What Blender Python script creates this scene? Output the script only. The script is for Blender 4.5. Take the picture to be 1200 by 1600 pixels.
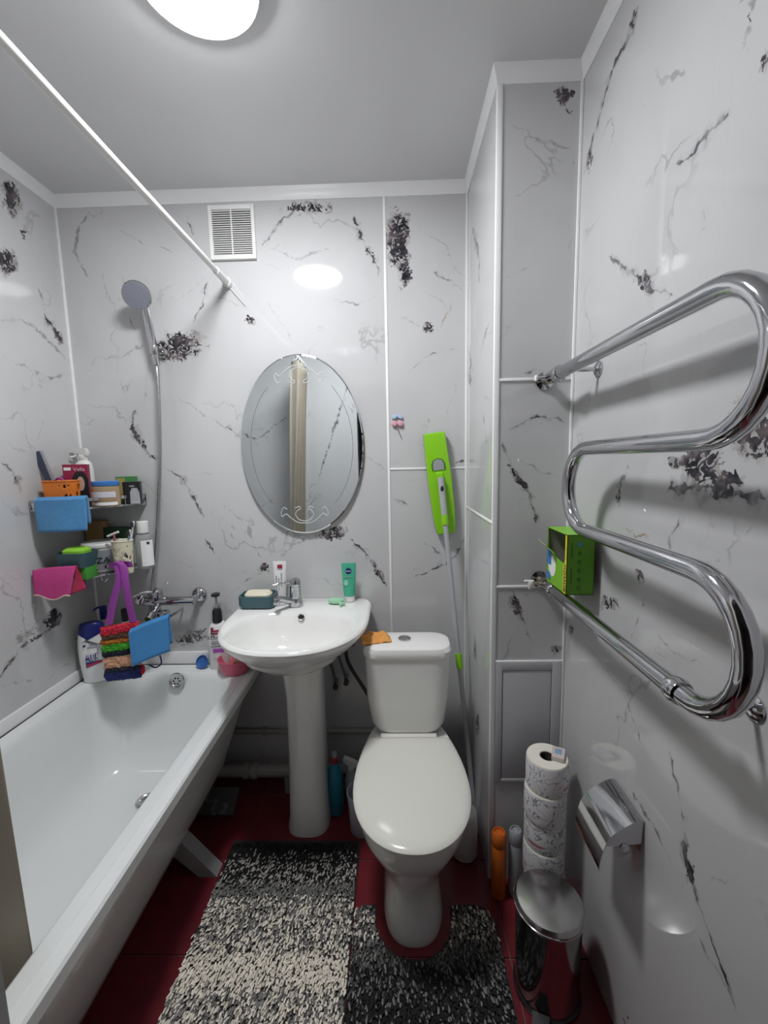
import bpy, bmesh, math, random
from math import sin, cos, pi, radians, sqrt
from mathutils import Vector, Matrix, noise as mnoise
random.seed(7)
S = bpy.context.scene
for o in list(bpy.data.objects): bpy.data.objects.remove(o)
COL = S.collection

# ------------------------------------------------------------------ camera, world, exposure
F, YAW, PIT, ROLL, EYE = 650.83, -.0258, -.1204, -.02, 1.433
fw = Vector((sin(YAW)*cos(PIT), cos(YAW)*cos(PIT), sin(PIT)))
_r = Vector((cos(YAW), -sin(YAW), 0)); _u = _r.cross(fw)
rt = _r*cos(ROLL)+_u*sin(ROLL); up = -_r*sin(ROLL)+_u*cos(ROLL)
cam = bpy.data.cameras.new('camera'); camo = bpy.data.objects.new('camera', cam); COL.objects.link(camo)
cam.sensor_fit = 'HORIZONTAL'; cam.sensor_width = 36; cam.lens = F/1200*36; cam.clip_start = .01
M = Matrix((rt, up, -fw)).transposed().to_4x4(); M.translation = (0, 0, EYE)
camo.matrix_world = M
S.camera = camo
S.view_settings.view_transform = 'Standard'; S.view_settings.look = 'None'
S.view_settings.exposure = 0.0; S.view_settings.gamma = 1; S.view_settings.use_curve_mapping = False
w = bpy.data.worlds.new('world'); S.world = w; w.use_nodes = True
w.node_tree.nodes['Background'].inputs[0].default_value = (.05, .05, .055, 1)
w.node_tree.nodes['Background'].inputs[1].default_value = 1.0
LAMP = 122.0
try: S.cycles.caustics_reflective = False
except Exception: pass

def at(x, y, ax, v):
    """point where the photo's pixel (x, y) meets the plane ax = v"""
    d = rt*((x-600)/F)-up*((y-800)/F)+fw
    i = 'xyz'.index(ax); t = (v-(0, 0, EYE)[i])/d[i]
    return Vector((0, 0, EYE))+d*t

# room dimensions
XL, XR, YB, YF, ZC = -1.324, .5354, 1.75, .24, 2.497
XB, DB, HC = .303, 1.283, 2.452     # pipe box: left face x, front face y; underside of the cornice

# ------------------------------------------------------------------ helpers
def obj(name, me, mat=None, parent=None, smooth=True, bevel=0):
    if isinstance(me, bmesh.types.BMesh):
        bm = me; me = bpy.data.meshes.new(name)
        bmesh.ops.recalc_face_normals(bm, faces=bm.faces)
        bm.to_mesh(me); bm.free()
    o = bpy.data.objects.new(name, me); COL.objects.link(o)
    if mat: me.materials.append(mat)
    if smooth:
        me.polygons.foreach_set('use_smooth', [True]*len(me.polygons))
        try: me.set_sharp_from_angle(angle=radians(38))
        except Exception: pass
    if parent is not None:
        o.parent = parent
        off = parent
        loc = Vector((0, 0, 0))
        while off is not None:
            loc += off.location; off = off.parent
        if loc.length: me.transform(Matrix.Translation(-loc))
    return o
def tag(o, label=None, cat=None, group=None, kind=None):
    if label: o['label'] = label
    if cat: o['category'] = cat
    if group: o['group'] = group
    if kind: o['kind'] = kind
    return o
def thing(name, loc, label, cat, group=None):
    o = bpy.data.objects.new(name, None); COL.objects.link(o); o.location = loc
    o.empty_display_size = .05
    return tag(o, label, cat, group)
def struct(name, bm, mat, smooth=False, label=None):
    o = obj(name, bm, mat, None, smooth); o['kind'] = 'structure'
    if label: o['label'] = label
    return o
def center_origin(o):
    """move a one-mesh thing's origin to the base of its mesh"""
    me = o.data; xs = [v.co for v in me.vertices]
    c = Vector(((min(v.x for v in xs)+max(v.x for v in xs))/2, (min(v.y for v in xs)+max(v.y for v in xs))/2, min(v.z for v in xs)))
    me.transform(Matrix.Translation(-c)); o.location = c
    return o

def box(x0, x1, y0, y1, z0, z1, bev=0, seg=2, bm=None):
    b = bmesh.new()
    bmesh.ops.create_cube(b, size=1)
    for v in b.verts: v.co = Vector(((x0+x1)/2+v.co.x*(x1-x0), (y0+y1)/2+v.co.y*(y1-y0), (z0+z1)/2+v.co.z*(z1-z0)))
    if bev: bmesh.ops.bevel(b, geom=b.edges[:], offset=bev, segments=seg, profile=.5, affect='EDGES')
    return merge(bm, b)
def merge(bm, b):
    if bm is None: return b
    me = bpy.data.meshes.new('tmp'); b.to_mesh(me); b.free(); bm.from_mesh(me); bpy.data.meshes.remove(me)
    return bm
def xf(b, m):
    bmesh.ops.transform(b, matrix=m, verts=b.verts); return b
def loft(rings, closed=True, cap0=True, cap1=True, bm=None, wrap=False):
    b = bmesh.new(); vs = [[b.verts.new(p) for p in r] for r in rings]; n = len(rings[0])
    rr = list(range(len(vs)-1))
    pairs = [(vs[i], vs[i+1]) for i in rr]+([(vs[-1], vs[0])] if wrap else [])
    for A, B in pairs:
        for j in range(n if closed else n-1):
            k = (j+1) % n
            try: b.faces.new((A[j], A[k], B[k], B[j]))
            except ValueError: pass
    if not wrap and closed:
        if cap0: b.faces.new(list(reversed(vs[0])))
        if cap1: b.faces.new(vs[-1])
    return merge(bm, b)
def lathe(prof, c=(0, 0, 0), n=32, sx=1, sy=1, cap0=True, cap1=True, bm=None, axis='z'):
    rings = []
    for r, z in prof:
        ring = []
        for k in range(n):
            a = 2*pi*k/n; p = (r*cos(a)*sx, r*sin(a)*sy, z)
            if axis == 'y': p = (p[0], p[2], p[1])
            if axis == 'x': p = (p[2], p[0], p[1])
            ring.append(Vector(p)+Vector(c))
        rings.append(ring)
    return loft(rings, True, cap0, cap1, bm)
def smooth_path(pts, n=8, closed=False):
    P = [Vector(p) for p in pts]; out = []
    m = len(P)
    for i in range(m-1):
        a = P[i-1] if i > 0 else P[i]*2-P[i+1]
        b, c = P[i], P[i+1]
        d = P[i+2] if i+2 < m else P[i+1]*2-P[i]
        for k in range(n):
            t = k/n
            out.append(.5*((2*b)+(c-a)*t+(2*a-5*b+4*c-d)*t*t+(3*b-a-3*c+d)*t*t*t))
    out.append(P[-1])
    return out
def tube(path, r, n=12, bm=None, caps=True, closed=False):
    P = [Vector(p) for p in path]; rings = []
    m = len(P); nrm = None
    for i in range(m):
        if closed: t = P[(i+1) % m]-P[i-1]
        else: t = P[min(i+1, m-1)]-P[max(i-1, 0)]
        t.normalize()
        if nrm is None:
            a = Vector((0, 0, 1)) if abs(t.z) < .9 else Vector((1, 0, 0))
            nrm = (a-t*a.dot(t)).normalized()
        else:
            nrm = (nrm-t*nrm.dot(t)).normalized()
        bn = t.cross(nrm)
        rad = r(i/(m-1)) if callable(r) else r
        rings.append([P[i]+(nrm*cos(2*pi*k/n)+bn*sin(2*pi*k/n))*rad for k in range(n)])
    return loft(rings, True, caps, caps, bm, wrap=closed)
def rod(a, b, r, n=12, bm=None): return tube([a, b], r, n, bm)
def rrect(x0, x1, y0, y1, r, z, n=6):
    out = []
    for cx, cy, a0 in ((x1-r, y1-r, 0), (x0+r, y1-r, pi/2), (x0+r, y0+r, pi), (x1-r, y0+r, 3*pi/2)):
        for k in range(n+1):
            a = a0+pi/2*k/n; out.append(Vector((cx+r*cos(a), cy+r*sin(a), z)))
    return out
def sup(a, p): return math.copysign(abs(a)**p, a)
def grid(f, nu, nv, bm=None):
    b = bmesh.new(); V = [[b.verts.new(f(i/nu, j/nv)) for j in range(nv+1)] for i in range(nu+1)]
    for i in range(nu):
        for j in range(nv): b.faces.new((V[i][j], V[i+1][j], V[i+1][j+1], V[i][j+1]))
    return merge(bm, b)
def solid(o, t, off=0):
    m = o.modifiers.new('thickness', 'SOLIDIFY'); m.thickness = t; m.offset = off; return o
def extrude_poly(pts, depth_vec, bm=None):
    b = bmesh.new(); A = [b.verts.new(p) for p in pts]; B = [b.verts.new(Vector(p)+depth_vec) for p in pts]
    n = len(pts); b.faces.new(A); b.faces.new(list(reversed(B)))
    for i in range(n): b.faces.new((A[i], B[i], B[(i+1) % n], A[(i+1) % n]))
    return merge(bm, b)
FRONT = Matrix(((1, 0, 0), (0, 0, -1), (0, 1, 0))).to_4x4()      # lettering that faces the camera side (-y)
def text(s, size, m, parent, mat, name='lettering', ext=.0004, sx=1):
    c = bpy.data.curves.new('txt', 'FONT'); c.body = s; c.size = size; c.extrude = ext; c.align_x = 'CENTER'; c.align_y = 'CENTER'
    c.resolution_u = 3
    o = bpy.data.objects.new('txt', c); COL.objects.link(o)
    dg = bpy.context.evaluated_depsgraph_get()
    me = bpy.data.meshes.new_from_object(o.evaluated_get(dg)); bpy.data.objects.remove(o); bpy.data.curves.remove(c)
    me.materials.clear()
    me.transform(m @ Matrix.Diagonal((sx, 1, 1, 1)))
    return obj(name, me, mat, parent, smooth=False)
def T(x, y, z): return Matrix.Translation((x, y, z))

# ------------------------------------------------------------------ materials
def nt(name):
    m = bpy.data.materials.new(name); m.use_nodes = True
    t = m.node_tree; return m, t, t.nodes['Principled BSDF']
def mat(name, col, rough=.5, metal=0, var=.06, scale=30, bump=0, alpha=1, trans=0, spec=.5, coat=0, ior=1.45, sheen=0):
    m, t, b = nt(name); N = t.nodes; L = t.links
    tc = N.new('ShaderNodeTexCoord'); nz = N.new('ShaderNodeTexNoise')
    nz.inputs['Scale'].default_value = scale; nz.inputs['Detail'].default_value = 4
    L.new(tc.outputs['Object'], nz.inputs['Vector'])
    mx = N.new('ShaderNodeMix'); mx.data_type = 'RGBA'
    mx.inputs[6].default_value = tuple(min(1, c*(1-var)) for c in col)+(1,)
    mx.inputs[7].default_value = tuple(min(1, c*(1+var)) for c in col)+(1,)
    L.new(nz.outputs['Fac'], mx.inputs[0]); L.new(mx.outputs[2], b.inputs['Base Color'])
    b.inputs['Roughness'].default_value = rough; b.inputs['Metallic'].default_value = metal
    b.inputs['Specular IOR Level'].default_value = spec; b.inputs['IOR'].default_value = ior
    b.inputs['Transmission Weight'].default_value = trans; b.inputs['Alpha'].default_value = alpha
    b.inputs['Coat Weight'].default_value = coat; b.inputs['Sheen Weight'].default_value = sheen
    if bump:
        bp = N.new('ShaderNodeBump'); bp.inputs['Strength'].default_value = bump; bp.inputs['Distance'].default_value = .002
        L.new(nz.outputs['Fac'], bp.inputs['Height']); L.new(bp.outputs['Normal'], b.inputs['Normal'])
    return m

class NB:
    """small node builder"""
    def __init__(s, t): s.t = t
    def set(s, sock, v):
        if isinstance(v, bpy.types.NodeSocket): s.t.links.new(v, sock)
        else: sock.default_value = v
    def math(s, op, a, b=None, c=None, clamp=False):
        n = s.t.nodes.new('ShaderNodeMath'); n.operation = op; n.use_clamp = clamp
        s.set(n.inputs[0], a)
        if b is not None: s.set(n.inputs[1], b)
        if c is not None: s.set(n.inputs[2], c)
        return n.outputs[0]
    def vm(s, op, a, b=None, sc=None):
        n = s.t.nodes.new('ShaderNodeVectorMath'); n.operation = op; s.set(n.inputs[0], a)
        if b is not None: s.set(n.inputs[1], b)
        if sc is not None: s.set(n.inputs['Scale'], sc)
        return n.outputs['Value'] if op in ('LENGTH', 'DOT_PRODUCT', 'DISTANCE') else n.outputs[0]
    def noise(s, v, scale, det=3, out='Fac', dist=0):
        n = s.t.nodes.new('ShaderNodeTexNoise'); s.t.links.new(v, n.inputs['Vector'])
        n.inputs['Scale'].default_value = scale; n.inputs['Detail'].default_value = det; n.inputs['Distortion'].default_value = dist
        return n.outputs[out]
    def rng(s, v, a, b, c=0, d=1, sm=True):
        n = s.t.nodes.new('ShaderNodeMapRange'); s.set(n.inputs[0], v)
        for i, q in enumerate((a, b, c, d)): n.inputs[i+1].default_value = q
        n.clamp = True
        if sm: n.interpolation_type = 'SMOOTHSTEP'
        return n.outputs[0]
    def curve(s, v, pts):
        n = s.t.nodes.new('ShaderNodeFloatCurve'); s.set(n.inputs['Value'], v)
        P = n.mapping.curves[0].points
        while len(P) < len(pts): P.new(.5, .5)
        for q, p in zip(P, sorted(pts)): q.location = p; q.handle_type = 'VECTOR'
        n.mapping.update(); return n.outputs[0]
    def mix(s, f, a, b, mode='MIX'):
        n = s.t.nodes.new('ShaderNodeMix'); n.data_type = 'RGBA'; n.blend_type = mode
        s.set(n.inputs[0], f)
        for sock, v in ((n.inputs[6], a), (n.inputs[7], b)):
            if isinstance(v, tuple): sock.default_value = v+(1,)
            else: s.t.links.new(v, sock)
        return n.outputs[2]
    def ramp(s, v, stops, const=False):
        n = s.t.nodes.new('ShaderNodeValToRGB'); s.set(n.inputs[0], v); cr = n.color_ramp
        cr.interpolation = 'CONSTANT' if const else 'LINEAR'
        while len(cr.elements) < len(stops): cr.elements.new(.5)
        for e, (p, c) in zip(cr.elements, stops): e.position = p; e.color = c+(1,)
        return n.outputs[0]

def marble(name, plane, val, veins, blobs, seed=0.0, base=(.60, .60, .605)):
    """glossy printed marble panel: veins and breccia patches at places of their own.
    plane: axis of the wall's normal; veins in photo pixels (points, width, strength, tone)"""
    m, t, b = nt(name); nb = NB(t); N = t.nodes
    g = N.new('ShaderNodeNewGeometry'); P = g.outputs['Position']
    P0 = nb.vm('ADD', P, (seed, seed*.7, seed*.3))
    w1 = nb.vm('SCALE', nb.vm('SUBTRACT', nb.noise(P0, 7, 3, 'Color'), (.5, .5, .5)), sc=.045)
    w2 = nb.vm('SCALE', nb.vm('SUBTRACT', nb.noise(P0, 40, 3, 'Color'), (.5, .5, .5)), sc=.030)
    W = nb.vm('ADD', nb.vm('ADD', P, w1), w2)
    sp = N.new('ShaderNodeSeparateXYZ'); t.links.new(W, sp.inputs[0])
    ui = 0 if plane == 'y' else 1
    U, V = sp.outputs[ui], sp.outputs[2]
    brk = nb.rng(nb.noise(P0, 22, 4), .36, .62, .25, 1.0)
    wmod = nb.rng(nb.noise(P0, 30, 3), .35, .68, .25, 1.5)
    acc = {}
    for pts, wid, stg, tone in veins:
        q = [at(p[0], p[1], plane, val) if len(p) == 2 else Vector(p) for p in pts]
        q = [(p[ui], p.z) for p in q]
        du = max(p[0] for p in q)-min(p[0] for p in q); dv = max(p[1] for p in q)-min(p[1] for p in q)
        k = 0 if du > dv else 1
        q.sort(key=lambda p: p[k])
        s0, s1 = q[0][k], q[-1][k]; t0 = min(p[1-k] for p in q)-.01; t1 = max(p[1-k] for p in q)+.01
        s = nb.rng((U, V)[k], s0, s1, 0, 1, False)
        cv = nb.curve(s, [((p[k]-s0)/(s1-s0), (p[1-k]-t0)/(t1-t0)) for p in q])
        d = nb.math('ABSOLUTE', nb.math('SUBTRACT', (U, V)[1-k], nb.math('MULTIPLY_ADD', cv, t1-t0, t0)))
        env = nb.curve(s, [(0, 0), (.06, .55), (.35, .8), (.6, 1), (.93, .6), (1, 0)])
        ww = nb.math('MULTIPLY', nb.math('MULTIPLY', env, wid*1.15), wmod)
        soft = {'dark': .0022, 'ochre': .003}.get(tone, .005)
        if tone == 'grey': stg = min(1, stg*1.4)
        mk = nb.math('MULTIPLY', nb.math('SUBTRACT', ww, d), stg/soft)
        mk = nb.math('MINIMUM', mk, stg)
        acc[tone] = mk if tone not in acc else nb.math('MAXIMUM', acc[tone], mk)
        if tone == 'dark':
            h = nb.math('MINIMUM', nb.math('MULTIPLY', nb.math('SUBTRACT', nb.math('MULTIPLY_ADD', ww, 2.6, .002), d), .5/.014), .5)
            acc['halo'] = h if 'halo' not in acc else nb.math('MAXIMUM', acc['halo'], h)
    col = nb.mix(nb.rng(nb.noise(P0, 2.5, 4), .4, .7), base, tuple(c*.93 for c in base))
    # faint hairlines everywhere
    hn = nb.math('ABSOLUTE', nb.math('SUBTRACT', nb.noise(P0, 3.2, 5, dist=.6), .5))
    hl = nb.math('MULTIPLY', nb.rng(hn, .0, .010, 1, 0), nb.rng(nb.noise(P0, 4.0, 2), .5, .66))
    col = nb.mix(nb.math('MULTIPLY', hl, .5), col, (.25, .245, .25))
    z = lambda k: nb.math('MAXIMUM', acc[k], 0) if k in acc else None
    if 'halo' in acc: col = nb.mix(nb.math('MULTIPLY', z('halo'), brk), col, (.28, .275, .29))
    if 'grey' in acc: col = nb.mix(nb.math('MULTIPLY', z('grey'), brk), col, (.235, .23, .24))
    if 'ochre' in acc: col = nb.mix(nb.math('MULTIPLY', z('ochre'), brk), col, (.33, .245, .14))
    if blobs:
        w3 = nb.vm('SCALE', nb.vm('SUBTRACT', nb.noise(P0, 28, 4, 'Color'), (.5, .5, .5)), sc=.055)
        W3 = nb.vm('ADD', P, w3)
        bm_ = None
        for px, py, rx, ry, ang, dens in blobs:
            c = at(px, py, plane, val); rx *= 1.22; ry *= 1.22
            # pixel radii to metres on the wall
            e1 = at(px+rx*cos(ang), py-rx*sin(ang), plane, val)-c; e2 = at(px-ry*sin(ang), py-ry*cos(ang), plane, val)-c
            a1 = Vector((e1[ui], e1.z)); a2 = Vector((e2[ui], e2.z))
            det = a1.x*a2.y-a1.y*a2.x
            # inverse 2x2: local = inv * (p - c)
            i00, i01, i10, i11 = a2.y/det, -a2.x/det, -a1.y/det, a1.x/det
            r0 = [0, 0, 0]; r1 = [0, 0, 0]; r0[ui] = i00; r0[2] = i01; r1[ui] = i10; r1[2] = i11
            dlt = nb.vm('SUBTRACT', W3, tuple(c))
            l0 = nb.vm('DOT_PRODUCT', dlt, tuple(r0)); l1 = nb.vm('DOT_PRODUCT', dlt, tuple(r1))
            e = nb.math('SQRT', nb.math('ADD', nb.math('MULTIPLY', l0, l0), nb.math('MULTIPLY', l1, l1)))
            k = nb.rng(e, .25, 1.35, dens, 0)
            bm_ = k if bm_ is None else nb.math('MAXIMUM', bm_, k)
        bw = nb.noise(P0, 20, 5, dist=1.0); bk = nb.noise(P0, 46, 6, dist=1.6); bt = nb.noise(P0, 30, 3, 'Color')
        sc = N.new('ShaderNodeSeparateColor'); t.links.new(bt, sc.inputs[0])
        wash = nb.rng(nb.math('MULTIPLY_ADD', bm_, .46, bw), .76, .88, 0, .75)
        col = nb.mix(wash, col, nb.ramp(sc.outputs[1], [(.38, (.24, .235, .25)), (.5, (.36, .33, .30)), (.6, (.46, .45, .44))]))
        ink = nb.rng(nb.math('MULTIPLY_ADD', bm_, .50, bk), .895, .945)
        col = nb.mix(ink, col, nb.ramp(sc.outputs[0], [(.36, (.012, .012, .018)), (.5, (.05, .045, .055)), (.6, (.13, .10, .10)), (.68, (.26, .25, .27))]))
    if 'dark' in acc: col = nb.mix(nb.math('MULTIPLY', z('dark'), brk), col, (.055, .05, .06))
    t.links.new(col, b.inputs['Base Color'])
    b.inputs['Roughness'].default_value = .05; b.inputs['Specular IOR Level'].default_value = .55
    bp = N.new('ShaderNodeBump'); bp.inputs['Strength'].default_value = .04; bp.inputs['Distance'].default_value = .004
    t.links.new(nb.noise(P, 3.0, 1), bp.inputs['Height']); t.links.new(bp.outputs['Normal'], b.inputs['Normal'])
    return m

D_, G_, O_ = 'dark', 'grey', 'ochre'
back_veins = [
 ([(140,325),(121,355),(118,393),(135,435)], .007, .55, G_), ([(162,327),(179,355),(234,382),(283,399)], .004, .5, G_),
 ([(157,424),(168,465),(206,492),(212,520)], .005, .6, G_), ([(133,588),(150,556),(190,558),(228,538)], .008, .45, G_),
 ([(289,333),(303,366)], .004, .9, D_), ([(322,437),(314,481),(300,506)], .005, .9, D_), ([(322,432),(261,481)], .004, .6, G_),
 ([(330,465),(355,470),(388,481)], .004, .8, O_), ([(404,388),(437,349),(465,327)], .006, .8, D_),
 ([(556,333),(564,371),(583,407),(597,437)], .0075, .95, D_), ([(415,382),(460,404),(520,392)], .006, .4, G_),
 ([(520,468),(556,476),(591,457)], .004, .75, G_), ([(410,454),(432,498),(460,536)], .003, .5, G_), ([(228,586),(226,630)], .003, .5, G_),
 ([(232,582),(228,617),(211,644)], .003, .7, G_), ([(211,640),(209,671),(224,698),(242,722)], .0095, 1, D_),
 ([(246,722),(281,745),(304,780),(318,811)], .0065, .9, D_), ([(277,619),(316,648),(351,664)], .004, .6, G_), ([(340,660),(360,670),(380,690)], .006, .9, D_),
 ([(300,743),(341,743)], .0035, .75, G_), ([(320,838),(339,867)], .0045, .9, D_), ([(335,862),(374,908),(398,935)], .003, .6, G_),
 ([(347,784),(386,819),(401,861),(417,877)], .009, .4, G_), ([(385,830),(378,904)], .003, .6, G_), ([(347,943),(382,908),(413,892)], .004, .7, G_),
 ([(254,869),(320,896)], .003, .5, G_), ([(271,1016),(292,993),(327,982)], .0045, .8, D_), ([(340,940),(365,960),(372,985)], .012, .45, G_),
 ([(544,838),(568,859),(591,896),(606,914)], .0085, .95, D_), ([(570,714),(590,722),(605,733)], .003, .75, D_), ([(430,880),(455,850),(490,838)], .006, .6, G_),
 ([(651,353),(698,381),(709,423),(727,442)], .004, .65, G_), ([(668,425),(687,435),(707,436),(726,453)], .0045, .8, D_),
 ([(707,451),(699,483),(687,512)], .004, .85, O_), ([(633,591),(666,557),(717,540)], .0045, .75, G_), ([(626,491),(658,510)], .004, .55, G_),
 ([(711,576),(710,607),(694,665)], .003, .55, G_), ([(610,733),(638,751),(661,747)], .003, .45, G_), ([(610,780),(638,790)], .004, .8, D_),
 ([(659,845),(689,868)], .004, .75, D_), ([(727,838),(703,877),(649,900)], .0055, .95, D_), ([(712,723),(727,719)], .004, .9, D_), ([(420,905),(470,896),(520,912),(580,905)], .003, .5, G_)]
back_blobs = [(278,542,46,26,.25,1), (391,501,11,9,0,.9), (487,325,46,13,.05,.9), (578,398,7,18,.45,.8), (300,997,28,9,.1,.9), (413,887,13,11,.4,.9),
 (518,833,27,13,.25,1), (622,372,22,56,0,1), (633,425,12,26,0,1), (668,512,12,12,.2,.9), (220,690,7,22,.5,.8), (594,898,6,16,.6,.8), (283,748,7,12,.5,.7), (290,1000,14,22,0,.6)]
left_veins = [
 ([(36,432),(60,450),(72,492)], .004, .7, G_), ([(70,488),(84,515),(98,540)], .012, 1, D_), ([(0,501),(30,498),(72,525),(108,570)], .010, .5, G_),
 ([(0,552),(51,579),(75,591),(105,582)], .006, .7, G_), ([(69,651),(57,687)], .004, .5, G_), ([(0,722),(27,746),(36,770)], .006, .7, D_), ([(0,785),(45,809)], .014, .35, G_),
 ([(99,969),(60,997),(30,1014),(15,1035),(0,1062)], .008, .9, D_), ([(118,1033),(90,1042),(75,1059)], .006, .5, G_), ([(55,1060),(30,1069),(0,1072)], .007, .5, G_)]
left_blobs = [(18,312,15,34,.2,1), (36,366,8,15,.2,.9), (10,408,22,24,.2,1), (27,749,8,8,0,.8), (82,966,14,20,-.5,1), (42,992,22,13,.5,.75), (92,527,6,14,.4,.9)]
right_veins = [
 ([(1001,6),(989,48),(962,96),(938,180),(911,270)], .008, .95, D_), ([(1019,111),(1037,129),(1076,108)], .012, .4, G_),
 ([(1148,171),(1115,195),(1094,219),(1070,249),(1052,258)], .0055, .85, D_), ([(950,399),(989,429),(1019,453),(1055,462)], .006, .8, D_),
 ([(1100,324),(1100,357)], .004, .5, G_), ([(1042,766),(1090,760),(1150,769),(1198,784)], .009, .95, D_), ([(982,724),(967,760),(967,790)], .004, .7, D_),
 ([(970,814),(994,838),(1012,841),(1024,865)], .004, .9, O_), ([(1066,796),(1048,832),(1039,877)], .004, .8, D_),
 ([(1198,808),(1144,850),(1129,877),(1042,880)], .005, .5, G_), ([(1012,916),(985,1009)], .004, .6, G_), ([(1000,955),(1048,1009),(1120,1060)], .004, .6, G_),
 ([(971,1080),(1003,1165)], .0035, .75, D_), ([(1049,1177),(1062,1262)], .004, .9, D_), ([(1062,1262),(1075,1350),(1088,1411),(1120,1493),(1156,1597)], .0075, 1, D_),
 ([(987,1242),(1023,1294),(1052,1350)], .0045, .85, D_), ([(1104,1382),(1160,1382)], .003, .5, G_), ([(1075,1437),(1101,1486),(1133,1545)], .003, .6, D_), ([(905,690),(935,740)], .003, .5, G_)]
right_blobs = [(989,32,5,24,-.25,.9), (922,250,6,28,-.2,.75), (1166,45,15,60,-.1,.6), (1192,99,10,24,0,.9), (1004,438,20,14,-.4,.8), (1172,680,60,46,.4,1),
 (1095,725,40,34,.6,1), (1135,757,40,22,.2,1), (1060,722,18,14,.2,1), (967,772,5,14,0,.9), (1000,901,8,8,0,.9), (952,943,17,14,-.3,.9), (893,985,6,12,0,.8), (1079,1365,6,26,-.3,.9), (977,1587,6,14,-.4,.8)]
boxf_veins = [
 ([(782,183),(845,223),(892,234),(904,274)], .0065, .6, G_), ([(789,432),(823,417)], .004, .5, G_), ([(805,589),(841,575)], .004, .7, D_),
 ([(791,673),(815,659),(840,648),(870,654),(890,665)], .0035, .9, D_), ([(785,689),(802,731),(824,772),(835,805),(837,830)], .006, .85, D_),
 ([(802,714),(848,736),(876,742)], .003, .7, D_), ([(796,923),(815,964),(829,1006)], .005, .8, D_), ([(796,926),(843,931)], .003, .5, G_), ([(860,310),(885,350),(893,395)], .003, .4, G_)]
boxf_blobs = [(880,150,17,22,.1,1), (841,647,7,3,0,1), (808,746,8,30,.5,1), (806,948,9,26,.5,1), (870,1014,13,8,.3,.9), (888,178,12,10,0,.7)]
boxs_veins = [([(738,355),(749,402),(748,447)], .012, .85, D_), ([(734,534),(733,610)], .014, .7, D_), ([(768,491),(749,555)], .008, .5, G_), ([(755,645),(760,690)], .01, .5, G_), ([(741,990),(744,1040)], .01, .8, D_)]
boxs_blobs = [(735,583,4,26,0,.8), (742,1017,3,16,0,.9), (746,1129,4,24,0,.9)]
front_veins = [([(-1.3,.24,1.75),(-1.05,.24,1.62),(-.8,.24,1.8)], .006, .8, D_), ([(-.6,.24,1.25),(-.45,.24,1.7),(-.3,.24,2.1)], .006, .8, D_), ([(-1.2,.24,1.0),(-.9,.24,1.2)], .008, .5, G_)]
# px positions of the front wall do not show in the photograph directly, so its patches are given through mirrored pixels
m_back = marble('marble_print_back', 'y', YB, back_veins, back_blobs, 0)
m_left = marble('marble_print_left', 'x', XL, left_veins, left_blobs, 3.1)
m_right = marble('marble_print_right', 'x', XR, right_veins, right_blobs, 5.7)
m_boxf = marble('marble_print_pipe_box', 'y', DB, boxf_veins, boxf_blobs, 8.3)
m_boxs = marble('marble_print_pipe_box_side', 'x', XB, boxs_veins, boxs_blobs, 9.9)
m_front = marble('marble_print_front', 'y', YF, front_veins, [], 12.5)
m_plain = mat('pale_panel', (.55, .55, .56), .2, var=.03)
m_strip = mat('white_plastic_strip', (.88, .88, .88), .3, var=.02)
m_ceil = mat('satin_stretch_ceiling', (.68, .68, .685), .30, var=.02, scale=4, spec=.4)
m_white = mat('white_plastic', (.82, .82, .80), .3, var=.02)
m_cream = mat('cream_plastic', (.80, .78, .66), .35, var=.03)
m_ceramic = mat('white_ceramic', (.84, .84, .82), .08, var=.02, scale=6, coat=.3)
m_enamel = mat('white_enamel', (.78, .80, .79), .12, var=.03, scale=5, coat=.2)
m_lid = mat('toilet_lid_plastic', (.78, .77, .71), .16, var=.02, scale=6)
m_chrome = mat('chrome', (.56, .56, .58), .07, 1, var=.04, scale=12)
m_steel = mat('brushed_steel', (.55, .54, .53), .22, 1, var=.05, scale=40)
m_leg = mat('shaded_white_leg', (.35, .35, .36), .4)  # white legs coloured grey to carry the shadow under the bathtub
m_dark = mat('dark_void', (.02, .02, .022), .6, var=.1)
m_black = mat('black_plastic', (.018, .018, .02), .35, var=.1)
m_grey = mat('grey_plastic', (.33, .35, .36), .4, var=.04)
m_lime = mat('lime_plastic', (.26, .62, .02), .33, var=.05)
m_red = mat('red_floor_tile', (.17, .020, .028), .28, var=.25, scale=18)
m_grout = mat('pale_grout', (.2, .10, .09), .8, var=.1)
m_hall = mat('hall_plaster', (.28, .26, .24), .8, var=.05)
m_concrete = mat('wall_core', (.5, .5, .5), .8)
m_blue = mat('blue_microfibre', (.07, .26, .52), .95, var=.16, scale=90, bump=.5, sheen=.4)
m_blue2 = mat('bright_blue_cloth', (.05, .25, .56), .95, var=.10, scale=120, bump=.4, sheen=.3)
m_orange = mat('orange_plastic', (.80, .22, .03), .4, var=.06)
m_ink = mat('dark_ink', (.03, .03, .05), .5)
m_navy = mat('navy_plastic', (.015, .02, .16), .3, var=.1)
m_burg = mat('burgundy_print', (.30, .02, .06), .4)
m_magenta = mat('magenta_print', (.45, .05, .25), .4)
m_paperw = mat('white_print', (.85, .85, .85), .5, var=.02)
m_teal = mat('dark_teal_plastic', (.05, .11, .125), .4, var=.06)
m_pinkbowl = mat('pink_plastic', (.66, .13, .2), .35, var=.05)
m_wool = lambda n, c: mat(n, c, 1, var=.35, scale=160, bump=1.0)
m_braid = mat('braided_hose', (.2, .2, .21), .4, .6, var=.4, scale=200, bump=.4)
m_pipe = mat('grey_sewer_pipe', (.33, .32, .31), .5, var=.08)
m_brass = mat('worn_nickel', (.5, .45, .36), .3, 1, var=.2, scale=60)

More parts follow.
